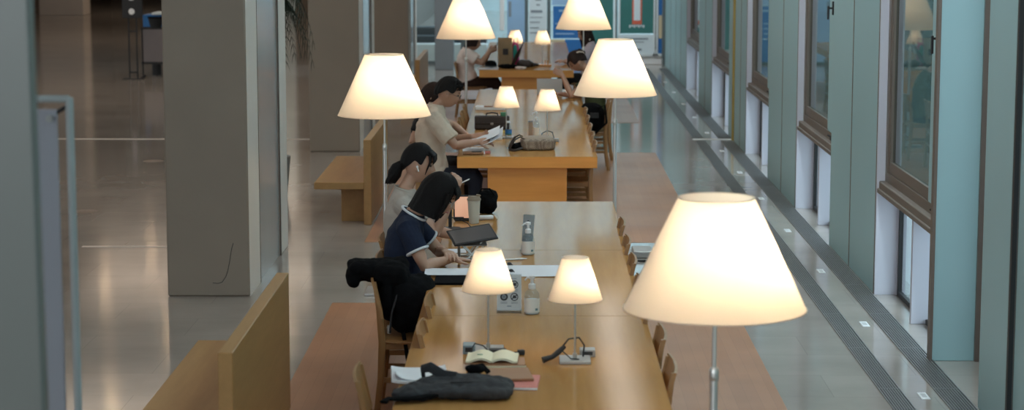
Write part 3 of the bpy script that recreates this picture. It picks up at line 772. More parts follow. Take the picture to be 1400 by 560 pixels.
def sanitizer(x, y, label, h=.165, w=.034, labelside=True):
    t = thing('sanitizer_bottle', label, 'bottle', (x, y, TZ), 0, 'pump bottles of hand sanitizer')
    k = h / .165
    MB().lathe((0, 0, 0), [(0, 0), (w * .95, 0), (w, .006), (w, .085 * k), (w * .93, .10 * k), (w * .55, .118 * k), (w * .38, .124 * k), (w * .38, .130 * k), (0, .130 * k)], 28).build('body', 'clear', t, smooth=True)
    MB().lathe((0, 0, 0), [(0, .003), (w * .9, .003), (w * .92, .07 * k), (0, .07 * k)], 24).build('liquid', 'gel', t, smooth=True)
    p = MB(); p.lathe((0, 0, 0), [(0, .122 * k), (w * .46, .122 * k), (w * .46, .143 * k), (w * .26, .148 * k), (w * .2, .149 * k), (w * .2, .168 * k), (w * .40, .170 * k), (w * .40, .184 * k), (0, .188 * k)], 20)
    p.loft([(0, 0, .178 * k), (-.025, -.012, .177 * k), (-.038, -.018, .165 * k)], [.006, .0055, .004], 10)
    p.build('pump', 'white', t, smooth=True)
    lb = MB()
    n = 14; v0 = [];
    for i in range(n + 1):
        a = -PI * .95 + PI * .9 * i / n
        v0.append((1.02 * w * math.cos(a), 1.02 * w * math.sin(a)))
    for (xa, ya), (xb, yb) in zip(v0[:-1], v0[1:]):
        lb._faces([(xa, ya, .012), (xb, yb, .012), (xb, yb, .078 * k), (xa, ya, .078 * k)], [(0, 1, 2, 3)])
    lb.build('wrap_label', 'gelLabel', t)
    q = MB(); a = -PI * .30
    q.box((1.04 * w * math.cos(a), 1.04 * w * math.sin(a), .03), (.016, .002, .012), (0, 0, a + PI / 2)); q.build('label_mark', 'labelgreen', t)
    return t
M['gel'] = mat('sanitizer gel', (.74, .73, .70, 1), .25)
M['gelLabel'] = mat('sanitizer label', (.78, .75, .70, 1), .4)
M['labelgreen'] = mat('label mark', (.12, .22, .24, 1), .4)
sanitizer(-.034, 12.86, 'pump bottle of hand sanitizer standing before the small sign, farther one on nearest table', .186, .041)
sanitizer(-.008, 10.87, 'pump bottle of hand sanitizer beside the four icon notice on the nearest table', .186, .041)
# notices: card in an acrylic foot
def notice(x, y, w, h, rz, label, lean=.16, icons=True):
    t = thing('notice_stand', label, 'notice', (x, y, TZ), rz)
    mt = Matrix.Rotation(-lean, 4, 'X')
    MB().bx(-w / 2, w / 2, -.003, .003, .012, h).xform(mt).build('card', 'sign' if icons else 'signgrey', t)
    MB().bx(-w / 2 - .004, w / 2 + .004, -.02, .035, 0, .014, .003, 1).build('foot', 'clear', t)
    MB().bx(-w / 2 - .003, w / 2 + .003, .0035, .006, .012, h + .004).xform(mt).build('acrylic_back', 'clear', t)
    ic = MB(); tx = MB(); bar = MB()
    if icons:
        for i, (ix, iz) in enumerate(((-.028, .085), (.028, .085), (-.028, .152), (.028, .152))):
            if i == 0: ic.cyl((ix, -.003, iz), (ix, -.0052, iz), .021, n=24)
            else:
                ring = []
                for k in range(25): ring.append((ix + .019 * math.cos(2 * PI * k / 24), -.0042, iz + .019 * math.sin(2 * PI * k / 24)))
                ic.tube(ring, .0026, 6)
                ic.box((ix, -.0042, iz), (.034, .003, .005), (0, R(-38), 0))
                ic.box((ix - .002, -.0042, iz + .001), (.012, .003, .016), (0, .3, 0)); ic.box((ix + .005, -.0042, iz - .003), (.012, .003, .008))
            for q in range(2): tx.bx(ix - .018, ix + .018, -.0042, -.003, iz - .030 - q * .006, iz - .0275 - q * .006)
        bar.cyl((-.028, -.005, .085), (-.028, -.0062, .085), .012, n=16)
        tx.bx(-.012, .012, -.0042, -.003, .032, .038); tx.bx(-.04, .04, -.0042, -.003, .183, .186)
        bar.xform(mt).build('icon_centre', 'text', t)
        q = MB()
        q.bx(-.033, -.031, -.0075, -.006, .079, .091); q.bx(-.031, -.025, -.0075, -.006, .0845, .0865); q.bx(-.025, -.023, -.0075, -.006, .079, .091)
        q.xform(mt).build('icon_figure', 'icon', t)
    else:
        for q in range(6): tx.bx(-w * .36, w * .34, -.0042, -.003, h * .30 + q * .022, h * .30 + q * .022 + .006)
        ic.cyl((0, -.003, h * .8), (0, -.005, h * .8), .012, n=20)
    ic.xform(mt).build('icon', 'icon', t); tx.xform(mt).build('print', 'text', t)
    return t
notice(-.131, 10.90, .128, .205, -.02, 'small standing notice with four round prohibition icons behind the left lamp')
notice(-.045, 12.98, .075, .235, -.45, 'narrow grey standing notice behind the farther sanitizer bottle', icons=False)

# the navy T-shirt woman's papers and devices
sheet('paper_sheet', 'paper', -.50, 12.10, .30, .235, .03, 'white sheet of paper under the hands of the navy T-shirt woman', 'paper', .006, z=TZ + .016)
sheet('paper_sheet', 'paper', -.02, 12.22, .42, .40, .02, 'large white sheet of paper in the middle of the nearest table', 'paper', .006, seed=2)
o = MB().bx(-.105, .105, -.13, .13, 0, .014, .004, 1).build('folder', 'blackcloth', None, (-.475, 11.87, TZ)); T(o, 'black folder sticking out from under the white paper', 'folder')
for x, y, lab in ((-.148, 12.42, 'tiny black earbud lying on the far edge of the large white sheet'), (-.135, 12.17, 'tiny black earbud lying on the near edge of the large white sheet')):
    o = MB().blob((0, 0, .010), (.014, .011, .010), 2, .002, 40, 16, 10).loft([(0, 0, .012), (.012, -.012, .010), (.02, -.024, .006)], [.005, .004, .003], 8).build('earbud', 'black', None, (x, y, TZ + .004), smooth=True); T(o, lab, 'earbud')
# drawing tablet on a folding stand
ts = thing('tablet_stand', 'silver folding stand with crossed legs under the tilted black tablet', 'stand', (-.40, 12.74, TZ), .12)
a = MB()
for x in (-.075, .075):
    a.loft([(x, -.09, .006), (x + .01, .06, .135)], [(.008, .004)] * 2, 8, power=4); a.loft([(x + .012, .09, .006), (x - .002, -.075, .085)], [(.008, .004)] * 2, 8, power=4)
for y in (-.05, .05): a.loft([(-.10, y, .128), (.03, y - .03, .008)], [(.009, .005)] * 2, 8, power=4); a.loft([(.08, y, .120), (-.02, y - .03, .008)], [(.009, .005)] * 2, 8, power=4)
a.build('leg', 'alu', ts)
MB().bx(-.10, .10, .05, .10, 0, .008, .002, 1).bx(-.10, .10, -.11, -.08, 0, .008, .002, 1).build('base_bar', 'alu', ts)
MB().box((0, .0, .118), (.20, .17, .006), (R(22), 0, 0), .002).build('tray', 'alud', ts)
tb = thing('tablet_computer', 'large black tablet lying tilted on the silver stand', 'tablet', (-.385, 12.72, TZ + .147), .30)
rt_ = Matrix.Rotation(R(17), 4, 'X') @ Matrix.Rotation(R(-8), 4, 'Y')
MB().box((0, 0, 0), (.285, .215, .012), None, .005).xform(rt_).build('body', 'black', tb)
MB().box((0, -.004, .0068), (.262, .180, .0012)).xform(rt_).build('screen', mat('dark glass screen', (.035, .036, .040, 1), .30), tb)
o = sheet('paper_sheet', 'paper', -.50, 12.98, .13, .17, .1, 'small white paper under the tilted tablet', 'paper', .004)
o = MB().box((0, 0, .005), (.085, .16, .009), None, .003).build('smartphone', 'blackgloss', None, (-.46, 12.62, TZ), (0, 0, 1.35)); T(o, 'black smartphone lying under the tablet stand', 'phone'); MB().box((0, 0, .0102), (.078, .15, .0012)).build('screen', 'blackgloss', o)
o = MB().loft([(0, 0, .006), (.13, .05, .006), (.16, .062, .006)], [.0052, .005, .0012], 10).build('stylus', 'alu', None, (-.20, 12.60, TZ), smooth=True); T(o, 'silver pen lying right of the tablet stand', 'pen')
MB().cyl((-.004, -.0016, .006), (-.016, -.006, .006), .0042, n=8).build('pen_cap', 'black', o)
# the ponytail woman's things
o = MB().box((0, 0, .008), (.20, .27, .016), None, .004).build('notebook', 'black', None, (-.555, 13.78, TZ), (0, 0, -.25)); T(o, 'dark closed notebook in front of the ponytail woman', 'notebook'); MB().box((.004, 0, .008), (.197, .264, .008)).build('pages', 'text', o)
tt = thing('tablet_computer', 'upright small tablet with a peach coloured screen beside the paper cup', 'tablet', (-.505, 14.35, TZ), .10)
MB().box((0, 0, .095), (.125, .010, .175), (R(-12), 0, 0), .004).build('body', 'black', tt)
MB().box((0, -.0062, .095), (.105, .002, .150), (R(-12), 0, 0)).build('screen', 'peach', tt)
MB().loft([(0, .0, .01), (0, .075, .006)], [(.04, .004)] * 2, 8, power=4).box((0, .02, .008), (.10, .12, .008), None, .002).build('stand', 'black', tt)
pp = thing('phone_stand', 'thin black stand with a cable in front of the ponytail woman', 'stand', (-.575, 13.98, TZ), 0)
MB().bx(-.012, .012, -.004, .004, .0, .19, .002, 1).bx(-.05, .07, -.03, .03, 0, .008, .003, 1).build('post', 'black', pp)
MB().box((.03, .0, .075), (.13, .012, .008), None, .002).build('arm', 'black', pp)
MB().tube([(.05, .0, .07), (.12, -.03, .04), (.16, -.08, .005), (.10, -.12, .004)], .003, 8).build('cable', 'black', pp, smooth=True)
cp = thing('paper_cup', 'tall cream paper cup with a brown lid on the nearest table', 'cup', (-.418, 14.22, TZ))
MB().lathe((0, 0, 0), [(0, .003), (.031, .0), (.033, .002), (.0455, .168), (.043, .168), (.031, .01), (0, .01)], 32).build('body', 'cup', cp, smooth=True)
MB().lathe((0, 0, 0), [(.044, .162), (.049, .164), (.049, .174), (.044, .180), (.040, .192), (.036, .192), (.034, .186), (0, .186)], 32).build('lid', 'cuplid', cp, smooth=True)
MB().lathe((0, 0, 0), [(.0325, .055), (.0385, .056), (.0425, .125), (.0405, .125)], 32).build('sleeve', 'cup', cp, smooth=True)
MB().box((.032, 0, .198), (.03, .02, .012), (0, .2, .3), .004).build('lid_tab', 'cuplid', cp)

bb = thing('pouch', 'black cloth bag standing behind the paper cup', 'bag', (-.345, 14.72, TZ))
fuse(MB().blob((0, 0, .085), (.085, .10, .085), 2.6, .018, 12, seed=4), 'body', 'blackcloth', bb, .006, 2, .008, 18)
MB().tube([(-.05, -.05, .14), (-.03, -.09, .19), (.03, -.09, .19), (.06, -.05, .14)], .006, 8).build('handle', 'blackcloth', bb, smooth=True)
o = MB().lathe((0, 0, 0), [(0, -.05), (.014, -.05), (.017, -.046), (.017, .046), (.014, .05), (0, .05)], 20).xform(Matrix.Rotation(PI / 2, 4, 'Y')).build('pen_case', 'white', None, (-.335, 14.38, TZ + .0175), (0, 0, .12), smooth=True); T(o, 'small white cylinder lying right of the paper cup', 'tube')
MB().lathe((.062, 0, 0), [(.021, -.004), (.024, -.004), (.024, .004), (.021, .004)], 20, closed=True).xform(Matrix.Rotation(PI / 2, 4, 'X')).build('ring', 'clear', o, smooth=True)
o = MB().blob((0, 0, .018), (.05, .032, .019), 2.4).build('computer_mouse', 'white', None, (-.37, 13.62, TZ), (0, 0, .4), smooth=True); T(o, 'white computer mouse behind the tilted tablet', 'mouse'); MB().bx(-.002, .03, -.001, .001, .034, .0375).build('button_split', 'text', o)

# middle table: left corner
sheet('paper_sheet', 'paper', -.555, 18.80, .20, .55, .05, 'white sheet on the front left corner of the middle table', 'paper', .004)
o = MB().box((0, 0, .009), (.19, .11, .018), None, .005).build('clipboard', 'brownbook', None, (-.55, 18.52, TZ + .006), (0, 0, .05)); T(o, 'brown case on the front left corner of the middle table', 'case')
MB().box((.03, -.03, .022), (.09, .025, .010), None, .003).build('clip', 'black', o)
o = MB().box((0, 0, .012), (.05, .05, .024), None, .004).build('clip_box', 'pink', None, (-.42, 18.60, TZ)); T(o, 'small salmon box at the end of the brown case', 'box'); MB().box((0, 0, .026), (.046, .046, .004)).build('lid', 'brownbook', o)
# held papers
ph = thing('document', 'white document held up by the man in the cream shirt', 'paper', (-.445, 18.86, .785), 0)
def fn1(u, v): return Vector(((u - .5) * .26, (v - .5) * .30, .05 * v + .10 * u * u + .02 * math.sin(3 * u)))
def fn2(u, v): return Vector(((u - .5) * .26 + .03, (v - .5) * .30 - .015, .05 * v + .10 * u * u - .006))
MB().grid(fn1, 12, 8, .0015).build('top_page', 'paper', ph, smooth=True); MB().grid(fn2, 12, 8, .0015).build('under_page', 'paper', ph, smooth=True)
bc = thing('briefcase', 'dark brown leather briefcase lying behind the water bottle', 'briefcase', (-.424, 20.78, TZ))
MB().box((0, 0, .072), (.355, .10, .144), (R(-4), 0, 0), .018, 3).build('body', 'leather', bc)
MB().box((0, -.053, .10), (.345, .012, .075), (R(-4), 0, 0), .005).build('flap', 'leather', bc)
MB().tube([(-.06, 0, .14), (-.055, 0, .165), (0, 0, .175), (.055, 0, .165), (.06, 0, .14)], .007, 8).build('handle', 'leather', bc, smooth=True)
MB().box((.12, -.02, .16), (.06, .05, .04), (0, 0, .2), .006).build('pouch', 'green', bc)
MB().box((0, -.062, .065), (.03, .008, .022), None, .002).build('clasp', 'alud', bc)
o = MB().box((0, 0, .013), (.22, .28, .026), None, .003).build('folder', 'yellow', None, (-.335, 20.33, TZ), (0, 0, .03)); T(o, 'ochre yellow folder in front of the brown briefcase', 'folder'); MB().box((.002, -.001, .013), (.216, .281, .014)).build('page_edges', 'oldpaper', o)
wb = thing('water_bottle', 'clear water bottle with a blue label on the middle table', 'bottle', (-.236, 19.05, TZ))
pr = [(0, .002), (.026, 0), (.031, .008)]
for k in range(6): pr += [(.0315, .014 + k * .018), (.0285, .023 + k * .018)]
pr += [(.0315, .125), (.0315, .175), (.029, .19), (.018, .222), (.0125, .232), (.0125, .240), (0, .240)]
MB().lathe((0, 0, 0), pr, 28).build('body', 'clear', wb, smooth=True)
MB().lathe((0, 0, 0), [(.0322, .128), (.0322, .172)], 28).build('wrap_label', 'labelblue', wb, smooth=True)
MB().lathe((0, 0, 0), [(.0326, .131), (.0326, .140)], 28).build('label_band', 'green', wb, smooth=True)
MB().lathe((0, 0, 0), [(0, .236), (.0155, .236), (.0155, .254), (0, .256)], 20).build('cap', 'white', wb, smooth=True)
o = MB().box((0, 0, .016), (.075, .06, .032), None, .006).build('plug_adapter', 'white', None, (-.345, 19.80, TZ), (0, 0, .2)); T(o, 'white charging plug at the foot of the left lamp, middle table', 'plug')
MB().tube([(.0, .0, .03), (.005, .01, .065), (.02, .02, .06), (.03, .03, .02), (.06, .04, .004)], .003, 8).build('cable', 'black', o, smooth=True)
cbag = thing('handbag', 'brown checked cloth bag with dark handles on the middle table', 'handbag', (-.01, 19.0, TZ), .04)
fuse(MB().blob((.05, 0, .052), (.16, .17, .055), 5, .006, 9, seed=6), 'body', 'check', cbag, .006, 2, .006, 10)
fuse(MB().blob((.05, .02, .095), (.15, .15, .022), 3, .008, 10, seed=8), 'top_panel', 'tan', cbag, .006, 2, .004, 12)
for s in (-.10, .08):
    MB().loft([(-.06, s, .09), (-.12, s - .02, .125), (-.17, s - .04, .10), (-.21, s - .07, .04), (-.22, s - .09, .012), (-.17, s - .12, .010), (-.10, s - .10, .03)], [(.012, .006)] * 7, 10, power=3).build('handle', 'leather', cbag, smooth=True)
fuse(MB().blob((-.13, -.06, .03), (.07, .07, .03), 2.2, .012, 20, seed=1), 'scarf', 'blackcloth', cbag, .006, 2, .008, 25)
sanitizer(.024, 19.92, 'tall clear pump bottle standing behind the checked bag', .235, .034)
sg = thing('card_stand', 'narrow beige card standing left of the tall clear bottle', 'notice', (-.030, 19.86, TZ))
MB().box((0, 0, .09), (.045, .006, .18), (R(-8), 0, 0), .001).build('card', 'tan', sg); MB().bx(-.026, .026, -.02, .03, 0, .008, .002, 1).build('foot', 'clear', sg); MB().box((0, -.004, .172), (.045, .006, .012), (R(-8), 0, 0)).build('top_band', 'text', sg)
lc = thing('lamp_cable', 'black cable loop at the base of the right lamp on the middle table', 'cable', (.13, 19.62, TZ))
MB().tube([(-.06, -.02, .03), (-.05, 0, .08), (-.0, .03, .105), (.05, .02, .09), (.065, .0, .04), (.07, -.02, .02)], .0045, 8).build('loop', 'black', lc, smooth=True); MB().box((.085, -.02, .018), (.05, .035, .034), None, .006).build('plug', 'alud', lc)
ob_ = thing('open_binder', 'long white case with dark trim on the middle table behind the briefcase', 'case', (-.49, 23.05, TZ))
MB().box((0, 0, .018), (.34, .17, .036), None, .005).build('body', 'white', ob_); MB().box((.04, -.075, .04), (.22, .02, .02), None, .004).build('trim', 'brownbook', ob_); MB().box((-.02, .0, .038), (.26, .12, .006), None, .002).build('lid', 'paper', ob_)
lp = thing('laptop', 'open laptop with a pale grey lid in front of the olive shirt woman', 'laptop', (.195, 25.0, TZ), -.05)
MB().box((0, .12, .008), (.31, .21, .015), None, .004).build('keyboard_base', 'alud', lp); MB().box((0, -.015, .105), (.31, .008, .20), (R(12), 0, 0), .003).build('lid', 'sign', lp)

# farthest table
kb = thing('paper_bag', 'brown kraft paper bag standing on the farthest table', 'paper bag', (-.42, 30.0, TZ), .12)
def ring_(z, w, d): return [(-w / 2, -d / 2, z), (0, -d / 2 + .006, z), (w / 2, -d / 2, z), (w / 2 - .02 * (z > .3), 0, z), (w / 2, d / 2, z), (0, d / 2, z), (-w / 2, d / 2, z), (-w / 2 + .02 * (z > .3), 0, z)]
kk = MB(); rs = [ring_(0, .20, .12), ring_(.2, .205, .125), ring_(.42, .20, .10)]
vs = [[kk.bm.verts.new(p) for p in r_] for r_ in rs]
for a_, b_ in zip(vs[:-1], vs[1:]):
    for k in range(8): kk.bm.faces.new((a_[k], a_[(k + 1) % 8], b_[(k + 1) % 8], b_[k]))
kk.bm.faces.new(list(reversed(vs[0])))
bmesh.ops.solidify(kk.bm, geom=list(kk.bm.faces), thickness=.003)
kk.build('body', 'kraft', kb); MB().tube([(-.04, -.05, .41), (-.035, -.05, .47), (.035, -.05, .47), (.04, -.05, .41)], .004, 6).build('handle', 'tan', kb, smooth=True)
MB().box((.0, -.068, .22), (.08, .004, .09)).build('print', 'leather', kb)
mb_ = thing('tote_bag', 'magenta and teal cloth bag beside the kraft paper bag', 'tote bag', (-.275, 30.05, TZ), .2)
fuse(MB().blob((0, 0, .17), (.055, .10, .175), 3, .014, 9, seed=7), 'body', 'magenta', mb_, .007, 2, .006, 12)
fuse(MB().blob((-.015, -.08, .20), (.030, .03, .12), 3, .006, 9, seed=2), 'front_pocket', 'teal', mb_, .006, 2)
MB().tube([(-.03, -.05, .33), (-.03, -.05, .40), (.03, -.03, .42), (.04, -.03, .33)], .006, 8).build('handle', 'magenta', mb_, smooth=True)
jk = thing('umbrella', 'folded dark umbrella leaning against the magenta bag', 'umbrella', (-.22, 29.85, TZ), .3)
MB().loft([(-.10, 0, .02), (.0, .05, .18), (.07, .08, .30)], [.022, .03, .010], 12).build('canopy', 'brownpants', jk, smooth=True); MB().loft([(.07, .08, .30), (.10, .09, .36)], [.008, .010], 8).build('handle', 'black', jk, smooth=True)
o = fuse(MB().blob((0, 0, .045), (.085, .085, .05), 2.2, .006, 12), 'knit_cap', 'blackcloth', None, .006, 2, .003, 30); o.location = (-.62, 29.62, TZ + .02); T(o, 'round black knit cap on white paper, left end of the farthest table', 'cap')
MB().lathe((0, 0, .004), [(.078, 0), (.09, .004), (.09, .02), (.08, .024)], 24).build('brim', 'black', o, smooth=True)
sheet('paper_sheet', 'paper', -.66, 29.58, .30, .42, .0, 'white paper under the black knit cap', 'paper', .004, t=.012)
o = fuse(MB().blob((0, 0, .03), (.15, .08, .035), 2.4, .03, 10, seed=5), 'scarf', 'blackcloth', None, .006, 2, .01, 20); o.location = (-.36, 29.60, TZ); T(o, 'crumpled dark scarf in front of the kraft paper bag', 'scarf')
o = fuse(MB().blob((0, 0, .045), (.12, .12, .05), 2.4, .03, 10, seed=8), 'pouch', 'leather', None, .006, 2, .008, 20); o.location = (-.12, 29.9, TZ); T(o, 'dark soft pouch between the two far lamps', 'pouch')
o = fuse(MB().blob((0, 0, .02), (.075, .055, .022), 2.4, .012, 16, seed=3), 'tissue_pack', 'blush', None, .006, 2, .006, 25); o.location = (-.19, 29.45, TZ); T(o, 'crumpled pale tissue pack at the near edge of the farthest table', 'tissue pack')
tr = thing('wooden_tray', 'small wooden tray with pegs at the foot of the far right lamp', 'tray', (.13, 30.18, TZ))
MB().bx(-.12, .13, -.09, .07, 0, .02, .003, 1).build('board', 'tableedge', tr)
for x in (.04, .075): MB().cyl((x, -.06, .02), (x, -.06, .085), .009, n=10).build('peg', 'tableedge', tr)
o = fuse(MB().blob((0, 0, .02), (.10, .06, .025), 2.4, .02, 16, seed=13), 'cable_bundle', 'black', None, .006, 2, .01, 30); o.location = (-.02, 30.1, TZ + .001); T(o, 'black cable bundle beside the wooden tray', 'cable')

# gear on the floor by the window-side lamp
fa = thing('power_strip', 'grey floor socket box with black cables beside the window side lamp', 'socket box', (.925, 17.25, .003))
MB().bx(-.08, .08, -.16, .16, 0, .055, .006).build('body', 'alud', fa)
MB().tube([(.08, -.05, .03), (.13, .0, .07), (.17, -.06, .10), (.20, -.16, .03), (.12, -.30, .008), (-.05, -.34, .006), (.10, -.42, .006), (.28, -.40, .006), (.20, -.22, .02), (.30, -.12, .03)], .007, 8).build('cable', 'black', fa, smooth=True)
MB().blob((.23, -.2, .03), (.06, .05, .03), 2.2, .015, 20).build('plug', 'black', fa, smooth=True)

# ------------------------------------------------------------------ jacket, bags on chairs
jc = thing('jacket', 'black padded jacket draped over the back of the chair beside the navy T-shirt woman', 'jacket', (-.90, 11.66, 0))
j = MB()
j.blob((-.055, .04, .825), (.115, .13, .062), 2.2, .03, 8, rot=(0, .12, 0), seed=3)
j.blob((.075, .05, .80), (.11, .20, .085), 2.4, .03, 8, seed=6)
j.blob((.06, .06, .68), (.055, .20, .16), 2.8, .02, 8, seed=8)
j.blob((-.13, -.0, .79), (.045, .07, .055), 2.2, .015, 12, seed=12)
fuse(j, 'shell', 'blackcloth', jc, .009, 3, .014, 11, seed=2)
MB().loft([(.0, -.03, .86), (.05, -.02, .872), (.11, .02, .85)], [.004] * 3, 6).build('drawstring', 'text', jc, smooth=True)
bg = thing('shoulder_bag', 'black bag filling the seat of the chair under the black jacket', 'bag', (-.70, 11.66, .457))
fuse(MB().blob((.0, .02, .165), (.135, .165, .165), 3.0, .02, 7, seed=4), 'body', 'blackcloth', bg, .009, 3, .01, 12)
MB().loft([(-.045, -.15, .03), (-.03, -.195, -.03), (-.015, -.20, -.13), (.005, -.205, -.24)], [(.012, .005)] * 4, 10, power=3).build('hanging_strap', 'blackcloth', bg, smooth=True)
MB().loft([(-.08, -.12, .24), (-.11, -.155, .14), (-.12, -.16, .03)], [(.016, .006)] * 3, 10, power=3).build('shoulder_strap', 'black', bg, smooth=True)
MB().box((-.125, -.165, .05), (.02, .012, .05), None, .003).build('buckle', 'alud', bg)
b2 = thing('shoulder_bag', 'black shoulder bag on the window side chair before the olive shirt woman', 'bag', (.66, 23.40, .457))
fuse(MB().blob((0, 0, .15), (.15, .17, .155), 2.8, .02, 7, seed=14), 'body', 'blackcloth', b2, .009, 3, .01, 12)
MB().loft([(.08, -.14, .26), (.15, -.19, .30), (.17, -.20, .10), (.06, -.20, .0), (-.06, -.22, -.12), (-.10, -.22, -.17)], [(.018, .006)] * 6, 10, power=3).build('strap', 'blackcloth', b2, smooth=True)
MB().box((.03, -.175, .18), (.10, .02, .06), None, .006).build('front_pocket', 'black', b2)

# ------------------------------------------------------------------ hall furniture
ds = thing('display_stand', 'black screen on two thin legs standing in the dark hall', 'display', (-7.24, 37.0, 0))
MB().bx(-.18, .18, -.03, .03, 1.10, 1.75, .006, 1).build('screen', 'black', ds)
MB().lathe((0, 0, 0), [(0, 0), (.05, 0), (.055, .002), (0, .004)], 20).xform(Matrix.Translation((-.01, -.033, 1.22)) @ Matrix.Rotation(PI / 2, 4, 'X')).build('emblem', 'label', ds)
MB().bx(-.05, .03, -.036, -.03, 1.42, 1.46).build('emblem', 'label', ds)
for x in (-.075, .065): MB().bx(x - .012, x + .012, -.012, .012, .0, 1.10).build('leg', 'black', ds)
MB().bx(-.07, .06, -.01, .01, .85, .875).build('cross_bar', 'black', ds); MB().bx(-.07, .06, -.01, .01, .11, .135).build('cross_bar', 'black', ds)
MB().bx(-.19, .17, -.12, .12, 0, .018, .004, 1).build('foot', 'black', ds)
pt = thing('partition_screen', 'low grey partition with a black bottom rail behind the first column', 'partition', (-6.75, 37.4, 0))
MB().bx(-.42, .50, -.012, .012, .28, .88).build('panel', mat('grey lilac partition', (.19, .17, .175, 1), .7), pt); MB().bx(-.42, .50, -.02, .02, .245, .285).build('rail', 'black', pt); MB().bx(-.42, .50, -.016, .016, .88, .90).build('rail', 'black', pt)
for x in (-.40, .47): MB().bx(x - .015, x + .015, -.2, .2, 0, .03).bx(x - .012, x + .012, -.012, .012, .03, .9).build('foot', 'black', pt)
dk = thing('side_desk', 'white topped desk with blue cloth beside the black screen in the hall', 'desk', (-6.75, 38.4, 0))
MB().bx(-.35, .5, -.3, .3, 1.11, 1.15, .004, 1).build('desk_top', 'posterwhite', dk); MB().bx(-.52, .48, -.27, .25, .88, 1.11, .01, 1).build('cloth', 'posterblue', dk)
for x in (-.32, .46):
    for y in (-.25, .22): MB().bx(x - .02, x + .02, y - .02, y + .02, 0, .9).build('leg', 'black', dk)
for x, lab in ((-.28, 'tall black waste bin under the hall desk, left one'), (.24, 'tall black waste bin under the hall desk, right one')):
    o = MB().lathe((0, 0, 0), [(0, 0), (.085, 0), (.09, .86), (.145, 1.07), (.135, 1.07), (.08, .88), (.078, .02), (0, .02)], 24).build('waste_bin', 'black', None, (-6.72 + x, 37.95, 0), smooth=True); tag(o, lab, 'waste bin', 'black bins at the hall desk')
    MB().lathe((0, 0, 0), [(.148, 1.06), (.151, 1.07), (.148, 1.08), (.143, 1.07)], 24, closed=True).build('rim', 'blackcloth', o, smooth=True)
o = MB().lathe((0, 0, 0), [(0, 0), (.035, 0), (.035, .10), (.012, .14), (.012, .18), (0, .18)], 16).build('spray_bottle', 'black', None, (-6.62, 38.35, 1.15), smooth=True); T(o, 'dark bottle standing on the white hall desk', 'bottle'); MB().box((-.02, 0, .18), (.07, .02, .025), None, .004).build('nozzle', 'black', o)

# palm in a planter between the first two columns
pl = thing('palm', 'dark green palm in a planter half hidden behind the first column', 'plant', (-2.72, 21.0, 0))
MB().lathe((0, 0, 0), [(0, 0), (.17, 0), (.21, .42), (.19, .42), (.185, .36), (0, .36)], 32).build('planter', 'pot', pl, smooth=True); MB().lathe((0, 0, 0), [(0, .37), (.186, .37), (.186, .35), (0, .35)], 24).build('soil', 'soil', pl)
MB().loft([(0, 0, .36), (.02, .0, .9), (.01, .02, 1.5), (.03, .0, 2.0)], [.045, .035, .03, .025], 12).build('trunk', 'trunk', pl, smooth=True)
rr = random.Random(4)
for k in range(28):
    az = 2 * PI * k / 28 + rr.uniform(-.2, .2); L_ = rr.uniform(.38, .62); dz = rr.uniform(.12, .45)
    fr_ = MB(); pts = []
    for i in range(10):
        s = i / 9
        pts.append(Vector((math.cos(az) * L_ * (s ** .8) * .85, math.sin(az) * L_ * (s ** .8) * .85, 2.0 + dz * math.sin(s * 2.2) * .9 - .75 * s * s)))
    fr_.loft(pts, [.006 - .0045 * i / 9 for i in range(10)], 6)
    side = Vector((-math.sin(az), math.cos(az), 0))
    for i in range(2, 10):
        for q in range(2):
            s = (i - 1 + q * .5) / 9; p0 = pts[min(9, i - 1)].lerp(pts[min(9, i)], q * .5)
            tdir = (pts[min(9, i)] - pts[i - 1]).normalized()
            for sg_ in (-1, 1):
                l = .20 * (1 - .5 * s); w_ = .010
                d = (side * sg_ * .8 + tdir * .7 + Vector((0, 0, -.45))).normalized()
                n_ = d.cross(tdir).normalized()
                a0 = p0; a1 = p0 + d * l * .5 + tdir * 0; a2 = p0 + d * l + Vector((0, 0, -.05))
                wv = tdir * w_
                fr_._faces([a0 - wv * .4, a0 + wv * .4, a1 + wv, a2, a1 - wv], [(0, 1, 2, 3, 4)])
    fr_.build('frond', 'leaf', pl)

# whiteboard on a frame close to the camera at the left
wbd = thing('whiteboard', 'free standing white notice board with a white tube frame at the left edge', 'whiteboard', (-2.02, 7.0, 0))
fx = .425
for x in (-fx, fx): MB().loft([(x, 0, .02), (x, 0, 2.215)], [.014, .014], 16).build('post', 'whitemetal', wbd, smooth=True)
MB().loft([(-fx, 0, 2.21), (fx, 0, 2.21)], [.013, .013], 16).build('rail', 'whitemetal', wbd, smooth=True); MB().loft([(-fx, 0, .45), (fx, 0, .45)], [.016, .016], 16).build('rail', 'whitemetal', wbd, smooth=True)
MB().bx(-.37, .382, -.008, .008, .55, 2.175, .002, 1).build('sheet', 'board', wbd)
for x in (-fx, fx): MB().bx(x - .025, x + .025, -.28, .28, 0, .035, .006).build('foot', 'whitemetal', wbd)
for x in (-.355, .358):
    MB().cyl((x, -.008, 2.143), (x, -.018, 2.143), .013, n=18).build('screw', 'alud', wbd)
    MB().cyl((x, 0, 2.15), (x + math.copysign(.06, x), 0, 2.185), .007, n=8).build('bracket', 'black', wbd)
t_ = MB()
for k in range(5): t_.bx(.20 + k * .022, .216 + k * .022, -.0095, -.008, 1.79 - .004 * (k % 2), 1.82)
t_.build('lettering', mat('faint grey print', (.30, .31, .36, 1), .5), wbd)
